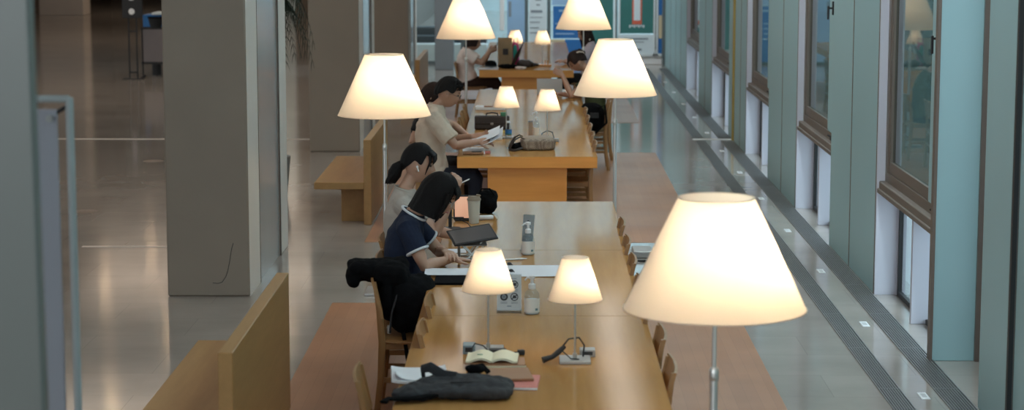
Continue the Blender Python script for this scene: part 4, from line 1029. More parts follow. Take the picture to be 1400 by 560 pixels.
# ------------------------------------------------------------------ people
def V(*a): return Vector(a)
def head_matrix(c, yaw=0, pitch=0, roll=0):
    """face looks along +x; pitch > 0 nods down"""
    return Matrix.Translation(c) @ Euler((R(roll), R(pitch), R(yaw)), 'XYZ').to_matrix().to_4x4()
def g(x, c, w): return math.exp(-((x - c) / w) ** 2)
def head_point(d, male=False):
    """unit direction -> head surface (metres, origin at head centre)"""
    x, y, z = d
    p = V(x * .094, y * .0745, z * .116)
    if z < 0:
        k = min(1, -z)
        p.y *= 1 - .30 * k ** 1.5
        if x < 0: p.x *= 1 - .45 * k ** 1.3          # nape goes in
        else: p.x *= 1 - .06 * k
    if x > 0:
        f = max(0, x)
        ay = abs(p.y)
        zz = p.z
        face = g(ay, 0, .055)
        p.x -= .010 * f * g(zz, .005, .018) * g(ay, .030, .018)        # eye sockets
        p.x += .004 * f * g(zz, .034, .012) * g(ay, .02, .03)           # brow
        p.x += .021 * f * g(ay, 0, .0095) * (g(zz, -.026, .011) * 1.0 + g(zz, -.010, .016) * .55)   # nose
        p.x += .004 * f * g(ay, .011, .007) * g(zz, -.030, .008)       # nostril wings
        p.x += .008 * f * g(ay, 0, .020) * (g(zz, -.056, .006) + .9 * g(zz, -.068, .007))           # lips
        p.x -= .003 * f * g(ay, 0, .02) * g(zz, -.0615, .0025)
        p.x += .010 * f * g(ay, 0, .022) * g(zz, -.098, .014)           # chin
        p.x += .004 * f * g(ay, .038, .016) * g(zz, -.022, .02)         # cheeks
    return p
def add_head(mb, hm, male=False):
    tmp = bmesh.new(); nu, nv = 72, 56; rows = []
    for j in range(nv + 1):
        ph = -PI / 2 + PI * j / nv; row = []
        for i in range(nu if 0 < j < nv else 1):
            th = 2 * PI * i / nu
            # denser around the face
            th = th - .45 * math.sin(th)
            row.append(tmp.verts.new(head_point(V(math.cos(ph) * math.cos(th), math.cos(ph) * math.sin(th), math.sin(ph)), male)))
        rows.append(row)
    for j in range(nv):
        a, b = rows[j], rows[j + 1]
        for i in range(nu):
            if len(a) == 1: tmp.faces.new((a[0], b[(i + 1) % nu], b[i]))
            elif len(b) == 1: tmp.faces.new((a[i], a[(i + 1) % nu], b[0]))
            else: tmp.faces.new((a[i], a[(i + 1) % nu], b[(i + 1) % nu], b[i]))
    mb.merge(tmp, hm)
    for s in (-1, 1):      # ears
        e = MB(); e.blob((-.004, s * .0735, -.006), (.019, .0085, .031), 2.2, 0, rot=(0, -.25, s * .35)); e.blob((.004, s * .071, -.032), (.008, .007, .010))
        mb.merge(e.bm, hm)
def add_hand(mb, w, d, nrm, side, curl=.5, sc=1.0, spread=1.0, thumb=.6):
    """w wrist, d direction of the palm, nrm palm-facing normal, side +1 if the thumb is on cross(d,nrm)"""
    d = d.normalized(); nrm = (nrm - d * nrm.dot(d)).normalized(); t = d.cross(nrm).normalized() * side
    kb = w + d * .088 * sc
    mb.loft([w - d * .015, w + d * .02 * sc, w + d * .06 * sc, w + d * .092 * sc], [(.026 * sc, .018 * sc), (.033 * sc, .016 * sc), (.041 * sc, .0145 * sc), (.038 * sc, .012 * sc)], 14, up=nrm, power=2.6)
    for k, (o, ln) in enumerate(((.030, .070), (.010, .080), (-.010, .075), (-.029, .058))):
        p = kb + t * o * sc - d * .012 * sc; ang = 0; pts = [p]; dd = (d + t * o * 1.2 * spread).normalized()
        for q, f in enumerate((.42, .33, .25)):
            ang += curl * (0.55 if q == 0 else .75) * (1 + .12 * k)
            v = dd * math.cos(ang) + nrm * math.sin(ang)
            p = p + v * (ln * f * sc + (.012 * sc if q == 0 else 0)); pts.append(p)
        mb.loft(pts, [.0092 * sc, .0086 * sc, .0078 * sc, .0062 * sc], 10)
        mb.blob(pts[-1], (.0062 * sc,) * 3, nu=10, nv=6)
    p = w + d * .022 * sc + t * .026 * sc
    v1 = (d * .75 + t * .75 + nrm * .35).normalized(); v2 = (d * 1.0 + t * .25 + nrm * thumb).normalized()
    pts = [p, p + v1 * .036 * sc, p + v1 * .036 * sc + v2 * .030 * sc, p + v1 * .036 * sc + v2 * .052 * sc]
    mb.loft(pts, [.014 * sc, .0115 * sc, .0095 * sc, .0068 * sc], 10); mb.blob(pts[-1], (.0068 * sc,) * 3, nu=10, nv=6)
def ik(S, Wt, l1, l2, pole):
    d = Wt - S; L_ = min(d.length, (l1 + l2) * .999); u = d.normalized()
    a = (l1 * l1 - l2 * l2 + L_ * L_) / (2 * L_); h = math.sqrt(max(0, l1 * l1 - a * a))
    pv = pole - u * pole.dot(u); pv.normalize()
    return S + u * a + pv * h
def bez(a, b, c, n=6):
    return [a * ((1 - t) ** 2) + b * (2 * t * (1 - t)) + c * t * t for t in [i / (n - 1) for i in range(n)]]

def hair_shell(hm, front, side, back, gap=1.09, flare=0.0, fwid=.95, tuck=.0, amp=.0035, inset=0.0, nphi=72, nt=26, thick=.010, rise=.012, earcut=0.0):
    """hair as a shell: length measured as the z (head units, m) where it stops, by direction round the head"""
    mb = MB(); grid = []
    for j in range(nt + 1):
        t = j / nt; row = []
        for i in range(nphi):
            phi = 2 * PI * i / nphi - PI            # 0 = face
            a = abs(phi)
            if a < fwid: zb = front + .012 * (a / fwid) ** 2 - .0 * a
            elif a < fwid + .35:
                k = (a - fwid) / .35; k = k * k * (3 - 2 * k); zb = front * (1 - k) + side * k
            else:
                k = min(1, (a - fwid - .35) / (PI - fwid - .35)); k = k * k * (3 - 2 * k); zb = side * (1 - k) + back * k
            if earcut: zb = zb + earcut * g(a, 1.72, .22)
            ztop = .116 * gap + rise
            z = ztop * math.cos(min(1, t * 1.35) * PI / 2) if False else None
            # angle down the scalp until the equator, then hang straight
            zl = ztop + (zb - ztop) * (t ** .9 * 1.0)
            if zl > -.01:
                s = math.sqrt(max(0, 1 - (max(0, zl) / ztop) ** 2)); rx = ry = s
            else: s = 1.0
            hang = max(0, -zl - .01)
            taper = 1 - tuck * hang / .2 + flare * hang / .2
            ax = .094 * gap * s * taper; ay = .0745 * (gap + .03) * s * taper
            cx = math.cos(phi); sy = math.sin(phi)
            if cx < 0: ax *= 1.10
            wob = 1 + amp / .09 * (noise.noise(V(phi * 5.0, zl * 6, .3)) + .6 * math.sin(phi * 37 + 9 * noise.noise(V(phi * 3, zl * 8, 2))) * .5)
            pt = V(cx * ax * wob - (.004 if cx < 0 else 0), sy * ay * wob, zl)
            row.append(mb.bm.verts.new(pt))
        grid.append(row)
    fs = []
    for j in range(nt):
        for i in range(nphi):
            try: fs.append(mb.bm.faces.new((grid[j][i], grid[j][(i + 1) % nphi], grid[j + 1][(i + 1) % nphi], grid[j + 1][i])))
            except ValueError: pass
    bmesh.ops.remove_doubles(mb.bm, verts=mb.bm.verts, dist=.0004)
    bmesh.ops.recalc_face_normals(mb.bm, faces=mb.bm.faces)
    bmesh.ops.solidify(mb.bm, geom=list(mb.bm.faces), thickness=thick)
    mb.xform(hm)
    return mb

def person(label, loc, face, P):
    """seated figure, local +x forward, +y its left, origin on the floor under the hips"""
    t = thing('person', label, 'person', loc, 0 if face > 0 else PI, 'people at the reading tables')
    vox = P.get('vox', .0048); k = P.get('size', 1.0); male = P.get('male', False)
    skin = P.get('skin', 'skin')
    hip = V(*P.get('hip', (0, 0, .53))); nb = V(*P['neck'])             # neck base
    hc = V(*P['head']); hm = head_matrix(hc, *P.get('look', (0, 10, 0))) @ Matrix.Scale(P.get('hs', 1.04), 4)
    mid = (hip + nb) / 2 + V(P.get('slouch', -.05), 0, 0)
    spine = bez(hip, mid * 1.0, nb, 8)
    sw = P.get('shoulder', .175); gir = P.get('girth', 1.0)
    W = [.165, .158, .142, .140, .148, .155, .135, .062]; D = [.115, .112, .100, .098, .104, .102, .078, .056]
    ax = (nb - spine[5]).normalized(); fwd = V(ax.z, 0, -ax.x)
    def torso(mb, inf, start=0, lateral=1.0, top=8):
        mb.loft(spine[start:top], [((W[i] * gir + inf) * lateral, D[i] * gir + inf) for i in range(start, top)], 28, up=(1, 0, .0), power=2.3)
    ch = spine[6] - ax * .005
    S = {s: ch + V(0, s * sw, 0) + V(P.get('shx', {}).get(s, 0), 0, P.get('shz', {}).get(s, 0)) for s in (-1, 1)}
    Wr = {}; El = {}
    l1, l2 = .285 * k, .245 * k
    for s in (-1, 1):
        a = P['arm'][s]
        Wr[s] = V(*a['wrist']); El[s] = V(*a['elbow']) if 'elbow' in a else ik(S[s], Wr[s], l1, l2, V(*a.get('pole', (-.3, s * .5, -1))))
    def arm(mb, s, inf=0.0, upto=None):
        fr_ = P.get('armr', 1.0)
        pts = [S[s] + (V(0, -s * .05, .0)), S[s], S[s].lerp(El[s], .4), S[s].lerp(El[s], .8), El[s], El[s].lerp(Wr[s], .3), El[s].lerp(Wr[s], .75), Wr[s]]
        rad = [.058, .056, .050, .042, .0385, .040, .030, .0255]
        rad = [r * fr_ + inf for r in rad]
        if upto is not None:
            e = S[s].lerp(El[s], upto)
            pts = [S[s] + V(0, -s * .07, .0), S[s], S[s].lerp(El[s], upto * .5), e]; rad = [.064 * fr_ + inf, .058 * fr_ + inf, .054 * fr_ + inf * 1.15, (.052 * fr_ + inf * 1.4)]
        mb.loft(pts, rad, 16)
    # legs
    Hp = {s: hip + V(.02, s * .088, -.045) for s in (-1, 1)}
    kn = P.get('knee', {}); Kn = {s: V(*kn.get(s, (.40, s * .11, .50))) for s in (-1, 1)}
    ft = P.get('foot', {}); An = {s: V(*ft.get(s, (.38, s * .11, .085))) for s in (-1, 1)}
    def leg(mb, s, inf=0.0):
        mb.loft([Hp[s] - V(.06, 0, 0), Hp[s], Hp[s].lerp(Kn[s], .5), Kn[s], Kn[s].lerp(An[s], .06) , Kn[s].lerp(An[s], .35), Kn[s].lerp(An[s], .8), An[s]],
                [r + inf for r in (.085, .088, .074, .058, .056, .054, .038, .034)], 16)
    # body: one continuous skin
    b = MB(); torso(b, -.004, 0)
    nr = P.get('neckr', .93)
    neck_top = hm @ V(-.018, 0, -.055)
    b.loft([nb - ax * .05, nb, nb.lerp(neck_top, .5), neck_top, hm @ V(-.012, 0, -.02)], [(a_ * nr, b_ * nr) for a_, b_ in ((.075, .062), (.060, .056), (.050, .051), (.050, .053), (.045, .045))], 18, up=(1, 0, 0))
    add_head(b, hm, male)
    for s in (-1, 1):
        arm(b, s); leg(b, s, -.004)
        a = P['arm'][s]; dd = V(*a.get('dir', tuple((Wr[s] - El[s]).normalized()))); nn = V(*a.get('palm', (0, 0, -1)))
        tsd = a.get('thumbside', 1)
        add_hand(b, Wr[s], dd, nn, tsd, a.get('curl', .45), P.get('hand', .98), a.get('spread', 1.0), a.get('thumb', .6))
        b.loft([An[s] + V(-.045, 0, -.05), An[s] + V(.02, 0, -.045), An[s] + V(.13, 0, -.062)], [(.030, .030), (.036, .034), (.030, .018)], 12, up=(0, 0, 1))
    fuse(b, 'body', skin, t, vox, 3)
    # clothes
    sl = P.get('sleeve', .62)
    c = MB(); torso(c, .013 + P.get('loose', 0), P.get('hem', 0), 1.0, 8)
    for s in (-1, 1):
        arm(c, s, .013 + P.get('loose', 0) * .7, sl)
        if P.get('longsleeve'):
            arm_pts = [S[s], El[s], El[s].lerp(Wr[s], .85)]; c.loft(arm_pts, [.066, .056, .044], 14)
    top = fuse(c, 'shirt', P['top'], t, vox + .001, 3, P.get('fold', .006), 11, seed=P.get('seed', 1))
    if P.get('hem_drop'):
        pass
    q = MB(); q.loft([hip + V(-.01, 0, -.09), hip + V(-.01, 0, -.03), hip + V(0, 0, .035)], [(.165 * gir, .135), (.178 * gir, .135), (.166 * gir, .118 * gir)], 24, up=(1, 0, 0), power=2.3)
    for s in (-1, 1): leg(q, s, .010)
    fuse(q, 'trousers', P['pants'], t, vox + .002, 3, .006, 10, seed=4)
    sh = P.get('shoe', 'shoe')
    for s in (-1, 1):
        z = MB(); z.loft([An[s] + V(-.07, 0, -.048), An[s] + V(-.02, 0, -.035), An[s] + V(.06, 0, -.045), An[s] + V(.14, 0, -.060), An[s] + V(.165, 0, -.066)], [(.028, .032), (.037, .046), (.042, .036), (.036, .022), (.018, .012)], 14, up=(0, 0, 1), power=2.4)
        z.build('shoe', sh, t, smooth=True)
    # face details
    for s in (-1, 1):
        MB().blob(hm @ V(.0765, s * .030, .004), (.0095, .0095, .0095), nu=14, nv=10).build('eye', 'eye', t, smooth=True)
        br = MB(); br.loft([hm @ V(.088, s * .014, .026), hm @ V(.0865, s * .030, .031), hm @ V(.077, s * .046, .026)], [(.003, .003), (.0035, .003), (.0015, .002)], 8); br.build('eyebrow', P.get('hairm', 'hair'), t, smooth=True)
    lp_ = MB(); lp_.loft([hm @ V(.074, .022, -.062), hm @ V(.0865, .009, -.060), hm @ V(.0885, 0, -.061), hm @ V(.0865, -.009, -.060), hm @ V(.074, -.022, -.062)], [(.001, .001), (.0045, .005), (.0045, .006), (.0045, .005), (.001, .001)], 10); lp_.build('lips', 'lip', t, smooth=True)
    return dict(t=t, hm=hm, S=S, E=El, W=Wr, nb=nb, ax=ax, spine=spine, hip=hip)

def strand(mb, hm, pts, r, n=8): mb.loft([hm @ V(*p) for p in pts], r, n)
def trim_ring(p, r0, center, normal, rad, name, m, parent, up=(1, 0, 0)):
    n_ = Vector(normal).normalized(); u = Vector(up); u = (u - n_ * u.dot(n_)).normalized(); w = n_.cross(u)
    pts = [center + u * (rad[0] * math.cos(2 * PI * i / 32)) + w * (rad[1] * math.sin(2 * PI * i / 32)) for i in range(33)]
    return MB().tube(pts, r0, 8).build(name, m, parent, smooth=True)

# --- woman in the navy T-shirt, leaning over her papers
x0, y0 = -.745, 12.42
A_ = person('woman in a navy T-shirt with white trim, bobbed black hair, bent over her papers', (x0, y0, 0), 1, dict(hs=1.09,
    hip=(-.03, 0, .53), neck=(.015, 0, 1.055), head=(.165, -.01, 1.155), look=(-8, 27, 0), slouch=-.10, top='navy', pants='blackpants', shoulder=.16,
    arm={-1: dict(wrist=(.235, -.03, .765), elbow=(.085, -.215, .755), dir=(.9, .35, -.05), palm=(.1, 0, -1), thumbside=-1, curl=.18, thumb=.25),
         1: dict(wrist=(.20, .04, .80), elbow=(.16, .225, .77), dir=(.35, -.9, .05), palm=(0, -.1, -1), thumbside=1, curl=.42)},
    sleeve=.60, hem=0, seed=2, fold=.006, armr=.95, knee={-1: (.39, -.10, .52), 1: (.39, .11, .52)}))
hs = hair_shell(A_['hm'], .052, -.115, -.135, gap=1.13, flare=.10, fwid=.62, tuck=.0, amp=.003, thick=.014)
for s in (-1, 1):     # hair falling forward beside the cheeks
    hs.loft([A_['hm'] @ V(.055, s * .070, .05), A_['hm'] @ V(.066, s * .079, -.01), A_['hm'] @ V(.060, s * .080, -.07), A_['hm'] @ V(.056, s * .074, -.125)], [(.020, .030), (.014, .032), (.012, .030), (.005, .014)], 12, up=(0, s, 0))
hs.build('hair', 'hair', A_['t'], smooth=True, angle=80)
bg_ = MB()
for i in range(9):
    y = -.052 + .013 * i
    strand(bg_, A_['hm'], [(.070, y * .8, .092), (.098, y * 1.05, .062), (.102, y * 1.1, .028)], [(.012, .007), (.011, .006), (.004, .003)])
bg_.build('fringe', 'hair', A_['t'], smooth=True)
for s in (-1, 1):
    e = A_['S'][s].lerp(A_['E'][s], .60); trim_ring(None, .008, e, A_['E'][s] - A_['S'][s], (.067, .067), 'white_cuff', 'ribwhite', A_['t'])['label'] = 'white sleeve trim'
trim_ring(None, .008, A_['nb'] + A_['ax'] * -.010, A_['ax'] + V(.22, 0, 0), (.082, .092), 'white_collar', 'ribwhite', A_['t'])['label'] = 'white neck trim'
gl_ = MB()    # thin glasses and earring of the bobbed woman
for s in (-1, 1):
    pts = [A_['hm'] @ V(.094, s * .032 + .021 * math.cos(2 * PI * i / 20), .002 + .018 * math.sin(2 * PI * i / 20)) for i in range(21)]
    gl_.tube(pts, .0013, 6); gl_.tube([A_['hm'] @ V(.092, s * .052, .006), A_['hm'] @ V(.03, s * .079, .008), A_['hm'] @ V(-.01, s * .081, -.004)], .0013, 6)
gl_.build('glasses', 'alu', A_['t'], smooth=True)

# --- woman with ponytail and earphones
B_ = person('woman in a grey T-shirt with ponytail and white earphones, holding a pen up', (-.80, 13.17, 0), 1, dict(
    hip=(-.03, 0, .53), neck=(-.03, 0, 1.105), head=(.055, 0, 1.262), look=(-4, 9, 0), neckr=.84, slouch=-.055, top='greytee', pants='blackpants', shoulder=.16,
    arm={-1: dict(wrist=(.285, -.12, 1.095), elbow=(.175, -.20, .845), dir=(.25, .25, .9), palm=(-.3, 1, .1), thumbside=1, curl=.85, thumb=.9),
         1: dict(wrist=(.36, .10, .76), pole=(-.2, .6, -.8), palm=(0, 0, -1), thumbside=1, curl=.3)}, sleeve=.66, seed=5, armr=.93))
hs = hair_shell(B_['hm'], .060, .004, -.055, gap=1.085, fwid=1.0, tuck=.9, amp=.002, thick=.012, earcut=.03); hs.build('hair', 'hair', B_['t'], smooth=True, angle=80)
pn = MB(); hm = B_['hm']
pn.loft([hm @ V(-.080, 0, -.005), hm @ V(-.105, 0, -.020), hm @ V(-.128, .0, -.045), hm @ V(-.140, 0, -.085), hm @ V(-.152, .0, -.125), hm @ V(-.185, .01, -.150)], [(.020, .022), (.028, .028), (.045, .040), (.050, .046), (.038, .036), (.010, .010)], 18)
for i in range(8):
    a = i * .8; pn.loft([hm @ V(-.125, .03 * math.sin(a), -.05 + .01 * math.cos(a)), hm @ V(-.15, .04 * math.sin(a), -.10), hm @ V(-.17 - .02 * math.cos(a), .03 * math.sin(a), -.155)], [.014, .012, .002], 8)
pn.build('ponytail', 'hair', B_['t'], smooth=True)
fg = MB()
for i in range(9):
    y = -.056 + .014 * i
    strand(fg, hm, [(.064, y * .75, .092), (.094, y * 1.02, .070), (.1005, y * 1.08, .040), (.097, y * 1.12, .020)], [(.012, .007), (.011, .006), (.008, .004), (.002, .002)])
for s in (-1, 1): strand(fg, hm, [(.07, s * .058, .07), (.078, s * .071, .03), (.066, s * .074, -.015), (.058, s * .072, -.05)], [.010, .008, .005, .002])
fg.build('fringe', 'hair', B_['t'], smooth=True)
for s in (-1, 1):
    e = MB(); e.blob(hm @ V(.004, s * .084, -.008), (.008, .006, .008), nu=12, nv=8); e.loft([hm @ V(.006, s * .086, -.010), hm @ V(.017, s * .086, -.036)], [.0042, .0038], 8); e.build('earphone', 'white', B_['t'], smooth=True)['label'] = 'white wireless earphone'
MB().tube([hm @ V(-.092, .026 * math.cos(2 * PI * i / 16), -.012 + .026 * math.sin(2 * PI * i / 16)) for i in range(17)], .006, 8).build('hair_tie', 'ribwhite', B_['t'], smooth=True)
trim_ring(None, .005, B_['nb'] + B_['ax'] * -.008, B_['ax'] + V(.2, 0, 0), (.074, .082), 'collar', 'greytee', B_['t'])
wv = B_['t'].matrix_basis @ B_['W'][-1]
o = MB().loft([(-.035, 0, -.016), (.045, 0, .022), (.052, 0, .026)], [.0045, .0045, .0015], 10).build('pen', 'white', None, (wv.x + .052, wv.y + .03, wv.z + .055), smooth=True); tag(o, 'white pen held up by the ponytail woman', 'pen'); MB().loft([(-.04, 0, -.0185), (-.028, 0, -.0125)], [.0049, .0049], 10).build('cap', 'white', o)

# --- man in the cream shirt
C_ = person('man in a cream short sleeved shirt and glasses reading a white document', (-.935, 18.78, 0), 1, dict(
    hip=(-.0, 0, .53), neck=(.04, 0, 1.135), head=(.155, 0, 1.258), look=(-3, 17, 0), slouch=-.075, top='cream', pants='denim', shoulder=.185, girth=1.13, hs=1.15, male=True, skin='skintan', size=1.06, hand=1.05, vox=.007,
    arm={-1: dict(wrist=(.42, -.055, .815), elbow=(.225, -.245, .800), dir=(.95, .2, .05), palm=(0, .6, -.7), thumbside=-1, curl=.55),
         1: dict(wrist=(.37, .16, .84), pole=(-.2, .6, -.8), dir=(.95, -.1, .1), palm=(0, -.6, .6), thumbside=1, curl=.5)}, sleeve=.80, loose=.012, seed=8, fold=.010, armr=1.08))
hm = C_['hm']
hs = hair_shell(hm, .060, .012, -.050, gap=1.10, fwid=.85, tuck=.6, amp=.006, thick=.012, earcut=.024, rise=.012); hs.build('hair', 'hair', C_['t'], smooth=True, angle=80)
sb = MB(); rr2 = random.Random(3)
for i in range(70):
    a = rr2.uniform(-1.3, 1.3); z = rr2.uniform(.045, .115); r_ = math.sqrt(max(.05, 1 - (z / .135) ** 2))
    p = (math.cos(a) * .104 * r_, math.sin(a) * .085 * r_, z); d = (p[0] * 1.12 + .004, p[1] * 1.12, p[2] + rr2.uniform(-.004, .014))
    strand(sb, hm, [p, ((p[0] + d[0]) / 2, (p[1] + d[1]) / 2, (p[2] + d[2]) / 2 + .004), d], [.007, .006, .001], 6)
sb.build('hair_tuft', 'hair', C_['t'], smooth=True)
gl_ = MB()
for s in (-1, 1):
    pts = [hm @ V(.098, s * .032 + .022 * math.cos(2 * PI * i / 20), -.004 + .016 * math.sin(2 * PI * i / 20)) for i in range(21)]
    gl_.tube(pts, .0017, 6); gl_.tube([hm @ V(.095, s * .053, 0), hm @ V(.03, s * .080, .006), hm @ V(-.012, s * .082, -.004)], .0017, 6)
gl_.build('glasses', 'black', C_['t'], smooth=True)
col_ = MB(); nbp = C_['nb']; axm = C_['ax']
def colf(u, v):
    a = PI * (-.86 + 1.72 * u) + PI
    r_ = .070 + .022 * (1 - v); return nbp + V(math.cos(a) * r_ * .98, math.sin(a) * r_ * 1.12, -.020 + .045 * v + .022 * math.cos(a) * -1 * v * .6) + axm * .0
col_.grid(colf, 28, 5, .004).build('collar', 'cream', C_['t'], smooth=True)
MB().loft([C_['hip'] + V(-.01, 0, -.012), C_['hip'] + V(-.005, 0, .022)], [(.196, .148), (.194, .146)], 32, up=(1, 0, 0), power=2.3).build('belt', 'belt', C_['t'], smooth=True)

# --- person in black behind him
D_ = person('person in a black T-shirt with dark hair, bent forward behind the man', (-1.0, 19.62, 0), 1, dict(
    hip=(-.02, 0, .53), neck=(-.02, 0, 1.02), head=(.03, 0, 1.160), look=(-8, 34, 0), slouch=-.09, top='blacktee', pants='blackpants', shoulder=.17, vox=.007,
    arm={-1: dict(wrist=(.02, -.19, .60), elbow=(-.155, -.25, .755), dir=(.9, .2, -.4), palm=(0, .5, -.8), thumbside=-1, curl=.4),
         1: dict(wrist=(.36, .10, .765), elbow=(.22, .20, .86), dir=(.95, -.2, -.1), palm=(0, 0, -1), thumbside=1, curl=.35)}, sleeve=.62, seed=3))
hs = hair_shell(D_['hm'], .055, -.10, -.17, gap=1.10, fwid=.65, amp=.003, thick=.012, flare=.05); hs.build('hair', 'hairbrown', D_['t'], smooth=True, angle=80)

# --- woman in the pale pink blouse at the far table
E_ = person('woman in a pale pink blouse sitting at the left of the farthest table', (-.93, 29.9, 0), 1, dict(
    hip=(-.02, 0, .53), neck=(-.02, 0, .985), head=(.055, 0, 1.085), look=(-6, 12, 0), slouch=-.10, top='blush', pants='brownpants', shoulder=.165, vox=.008, skin='skintan', loose=.014,
    arm={-1: dict(wrist=(.285, -.06, .955), elbow=(.165, -.20, .79), dir=(.8, .2, .45), palm=(.0, .9, .2), thumbside=1, curl=.7),
         1: dict(wrist=(.29, .10, .94), pole=(-.2, .5, -.9), dir=(.8, -.2, .4), palm=(0, -.9, .2), thumbside=-1, curl=.7)}, sleeve=.66, seed=6, fold=.009))
hs = hair_shell(E_['hm'], .052, -.055, -.105, gap=1.10, fwid=.70, amp=.003, thick=.012); hs.build('hair', 'hairbrown', E_['t'], smooth=True, angle=80)
wv = E_['t'].matrix_basis @ E_['W'][-1]
o = MB().box((0, 0, 0), (.012, .075, .15), (0, R(25), 0), .003).build('smartphone', 'blackgloss', None, (wv.x + .095, wv.y + .06, wv.z + .06)); tag(o, 'phone held by the woman in the pale pink blouse', 'phone'); MB().box((-.0065, 0, 0), (.001, .068, .14)).xform(Matrix.Rotation(R(25), 4, 'Y')).build('screen', 'text', o)

# --- woman in olive with hair claw, facing the other way
F_ = person('woman in an olive shirt with a hair claw, elbow on the middle table', (.735, 24.45, 0), -1, dict(
    hip=(.02, 0, .53), neck=(.075, 0, 1.045), head=(.215, 0, 1.165), look=(6, 38, 0), slouch=-.09, top='olive', pants='blackpants', shoulder=.165, vox=.007, skin='skintan',
    arm={1: dict(wrist=(.395, .16, 1.015), elbow=(.285, .22, .775), dir=(.75, -.1, .45), palm=(-.1, -.9, -.3), thumbside=-1, curl=.75),
         -1: dict(wrist=(.42, -.12, .77), pole=(-.2, -.5, -.9), palm=(0, 0, -1), thumbside=1, curl=.4)}, sleeve=.62, loose=.012, seed=9, fold=.009))
hm = F_['hm']
hs = hair_shell(hm, .058, .0, -.055, gap=1.10, fwid=.78, tuck=.8, amp=.006, thick=.012, earcut=.02)
hs.blob(hm @ V(-.085, 0, .055), (.060, .058, .050), 2, .014, 22, seed=2); hs.build('hair', 'hairbrown', F_['t'], smooth=True, angle=80)
sb = MB(); rr2 = random.Random(9)
for i in range(26):
    a = rr2.uniform(-1.1, 1.1); z = rr2.uniform(.05, .10)
    p = (-.09 + .03 * math.cos(a), .05 * math.sin(a), z); d = (p[0] - .035 * rr2.random() - .01, p[1] * 1.7, z + rr2.uniform(-.02, .045)); strand(sb, hm, [p, d], [.005, .001], 6)
for i in range(6): strand(sb, hm, [(.075, (-.5 + i / 5) * .09, .08), (.105, (-.5 + i / 5) * .11, .045), (.112, (-.5 + i / 5) * .11, .0)], [.006, .004, .001], 6)
sb.build('loose_strands', 'hairbrown', F_['t'], smooth=True)
cl = MB()
for s in (-1, 1):
    cl.loft([hm @ V(-.055, s * .010 + .066, .095), hm @ V(-.085, s * .022 + .060, .085), hm @ V(-.115, s * .020 + .058, .055), hm @ V(-.118, s * .010 + .055, .03)], [.008, .007, .006, .003], 8)
cl.build('hair_claw', 'shell', F_['t'], smooth=True)['label'] = 'cream coloured hair claw'

# --- long-haired woman by the end wall
G_ = person('woman with long dark brown hair and a pale top by the end wall', (.80, 30.55, 0), -1, dict(
    hip=(-.02, 0, .53), neck=(-.03, 0, 1.05), head=(.045, 0, 1.175), look=(20, 14, 0), slouch=-.05, top='palemauve', pants='blackpants', shoulder=.165, vox=.008,
    arm={1: dict(wrist=(.34, .16, .765), pole=(-.2, .5, -.9), palm=(0, 0, -1), thumbside=1, curl=.4),
         -1: dict(wrist=(.34, -.12, .765), pole=(-.2, -.5, -.9), palm=(0, 0, -1), thumbside=1, curl=.4)}, sleeve=.66, seed=11, longsleeve=True))
hs = hair_shell(G_['hm'], .055, -.24, -.30, gap=1.11, fwid=.70, amp=.004, thick=.014, flare=.10); hs.build('hair', 'hairbrown', G_['t'], smooth=True, angle=80)
MB().blob(G_['hm'] @ V(-.02, .102, -.09), (.012, .008, .016)).build('hair_clip', 'shell', G_['t'], smooth=True)
# ------------------------------------------------------------------ light
w = bpy.data.worlds.new('World'); scene.world = w; w.use_nodes = True
nt = w.node_tree; bgn = nt.nodes['Background']
tc = nt.nodes.new('ShaderNodeTexCoord'); sx = nt.nodes.new('ShaderNodeSeparateXYZ'); nt.links.new(tc.outputs['Generated'], sx.inputs[0])
rp = nt.nodes.new('ShaderNodeValToRGB'); rp.color_ramp.elements[0].position = .45; rp.color_ramp.elements[0].color = (.46, .56, .60, 1)
rp.color_ramp.elements[1].position = .75; rp.color_ramp.elements[1].color = (.58, .75, .85, 1)
mr = nt.nodes.new('ShaderNodeMapRange'); mr.inputs['From Min'].default_value = -1; nt.links.new(sx.outputs['Z'], mr.inputs['Value'])
nt.links.new(mr.outputs['Result'], rp.inputs['Fac']); nt.links.new(rp.outputs['Color'], bgn.inputs['Color']); bgn.inputs['Strength'].default_value = 3.0

def area(name, loc, rot, sx_, sy_, e, col):
    l = bpy.data.lights.new(name, 'AREA'); l.shape = 'RECTANGLE'; l.size = sx_; l.size_y = sy_; l.energy = e; l.color = col
    o = bpy.data.objects.new(name, l); COL.objects.link(o); o.location = loc; o.rotation_euler = rot; return o
# added overhead fill lights over the reading room (rows along the hall)
for x, e in ((-1.4, 26), (1.4, 26)):
    for y in (11.0, 20.0, 29.0, 37.0):
        area('fill_overhead', (x, y, 5.95), (0, 0, 0), .5, 7.0, e, (1, .90, .80))
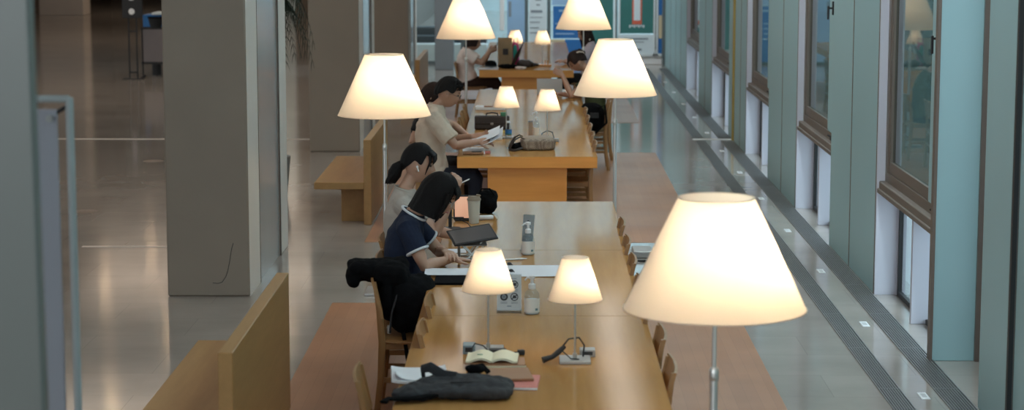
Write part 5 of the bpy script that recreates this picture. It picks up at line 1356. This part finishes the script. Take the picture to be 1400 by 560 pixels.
# added fills behind the camera; daylight_side enters by the windows; the rest are fills
area('fill_rear', (-1.0, -4.5, 4.0), (R(84), 0, R(-4)), 10.0, 4.6, 370, (.84, .93, 1.0))  # added fill for surfaces facing the camera, no window modelled there
area('fill_left', (-9.5, -4.0, 4.4), (R(84), 0, R(-30)), 11.0, 4.4, 860, (.86, .95, 1.0))  # added cool fill for the right wall, no glazing modelled there
area('daylight_side', (6.6, 18, 2.6), (0, R(90), 0), 4.5, 22.0, 420, (.84, .88, 1.0))
area('fill_hall_left', (-15.8, 28, 4.6), (0, R(-90), 0), 2.2, 34.0, 560, (.78, .93, 1.0))  # added strip fill to even out the right wall, no clerestory modelled
area('fill_aisle', (1.9, 13.5, 5.85), (0, R(-50), 0), .4, 20.0, 520, (.76, .95, 1.0))  # added wash to brighten the right wall and floor, no fitting modelled
area('fill_end_wall', (.3, 37.5, 5.8), (R(52), 0, 0), 4.5, 1.2, 240, (.86, .95, 1.0))  # added fill to brighten the posters and end wall, no fitting modelled
# warm downlights in the dark hall
for i in range(3):
    for j in range(9):
        x = -5.2 - 2.6 * i; y = 19 + 6.0 * j
        o = MB().lathe((x, y, 5.985), [(0, 0), (.06, 0), (.075, .02), (0, .02)], 20).build('ceiling_downlight', 'downlight'); struct(o)
for y in (20, 34, 50, 64):
    area('hall_luminaire', (-8, y, 5.9), (0, 0, 0), 6, 6, 150, (1, .80, .62))

# ------------------------------------------------------------------ camera
cam = bpy.data.cameras.new('camera'); co = bpy.data.objects.new('camera', cam); COL.objects.link(co)
cam.sensor_width = 36.0; cam.lens = 36.0 * 2800 / 1400
co.location = (0, 0, 2.81); co.rotation_euler = (R(90 - 7.849), 0, R(.608))
cam.clip_end = 200
cam.dof.use_dof = True; cam.dof.focus_distance = 14.2; cam.dof.aperture_fstop = 72 / 1000 / .024
scene.camera = co
vs_ = scene.view_settings; vs_.view_transform = 'Standard'; vs_.look = 'None'; vs_.gamma = 1; vs_.exposure = 0.0; vs_.use_curve_mapping = False
try:
    scene.cycles.use_denoising = True; scene.cycles.denoiser = 'OPENIMAGEDENOISE'
except Exception: pass
scene.cycles.max_bounces = 8; scene.cycles.diffuse_bounces = 4; scene.cycles.glossy_bounces = 4; scene.cycles.transmission_bounces = 8; scene.cycles.transparent_max_bounces = 12
scene.cycles.sample_clamp_indirect = 4.0
scene.cycles.blur_glossy = 1.0
scene.cycles.caustics_reflective = False; scene.cycles.caustics_refractive = False
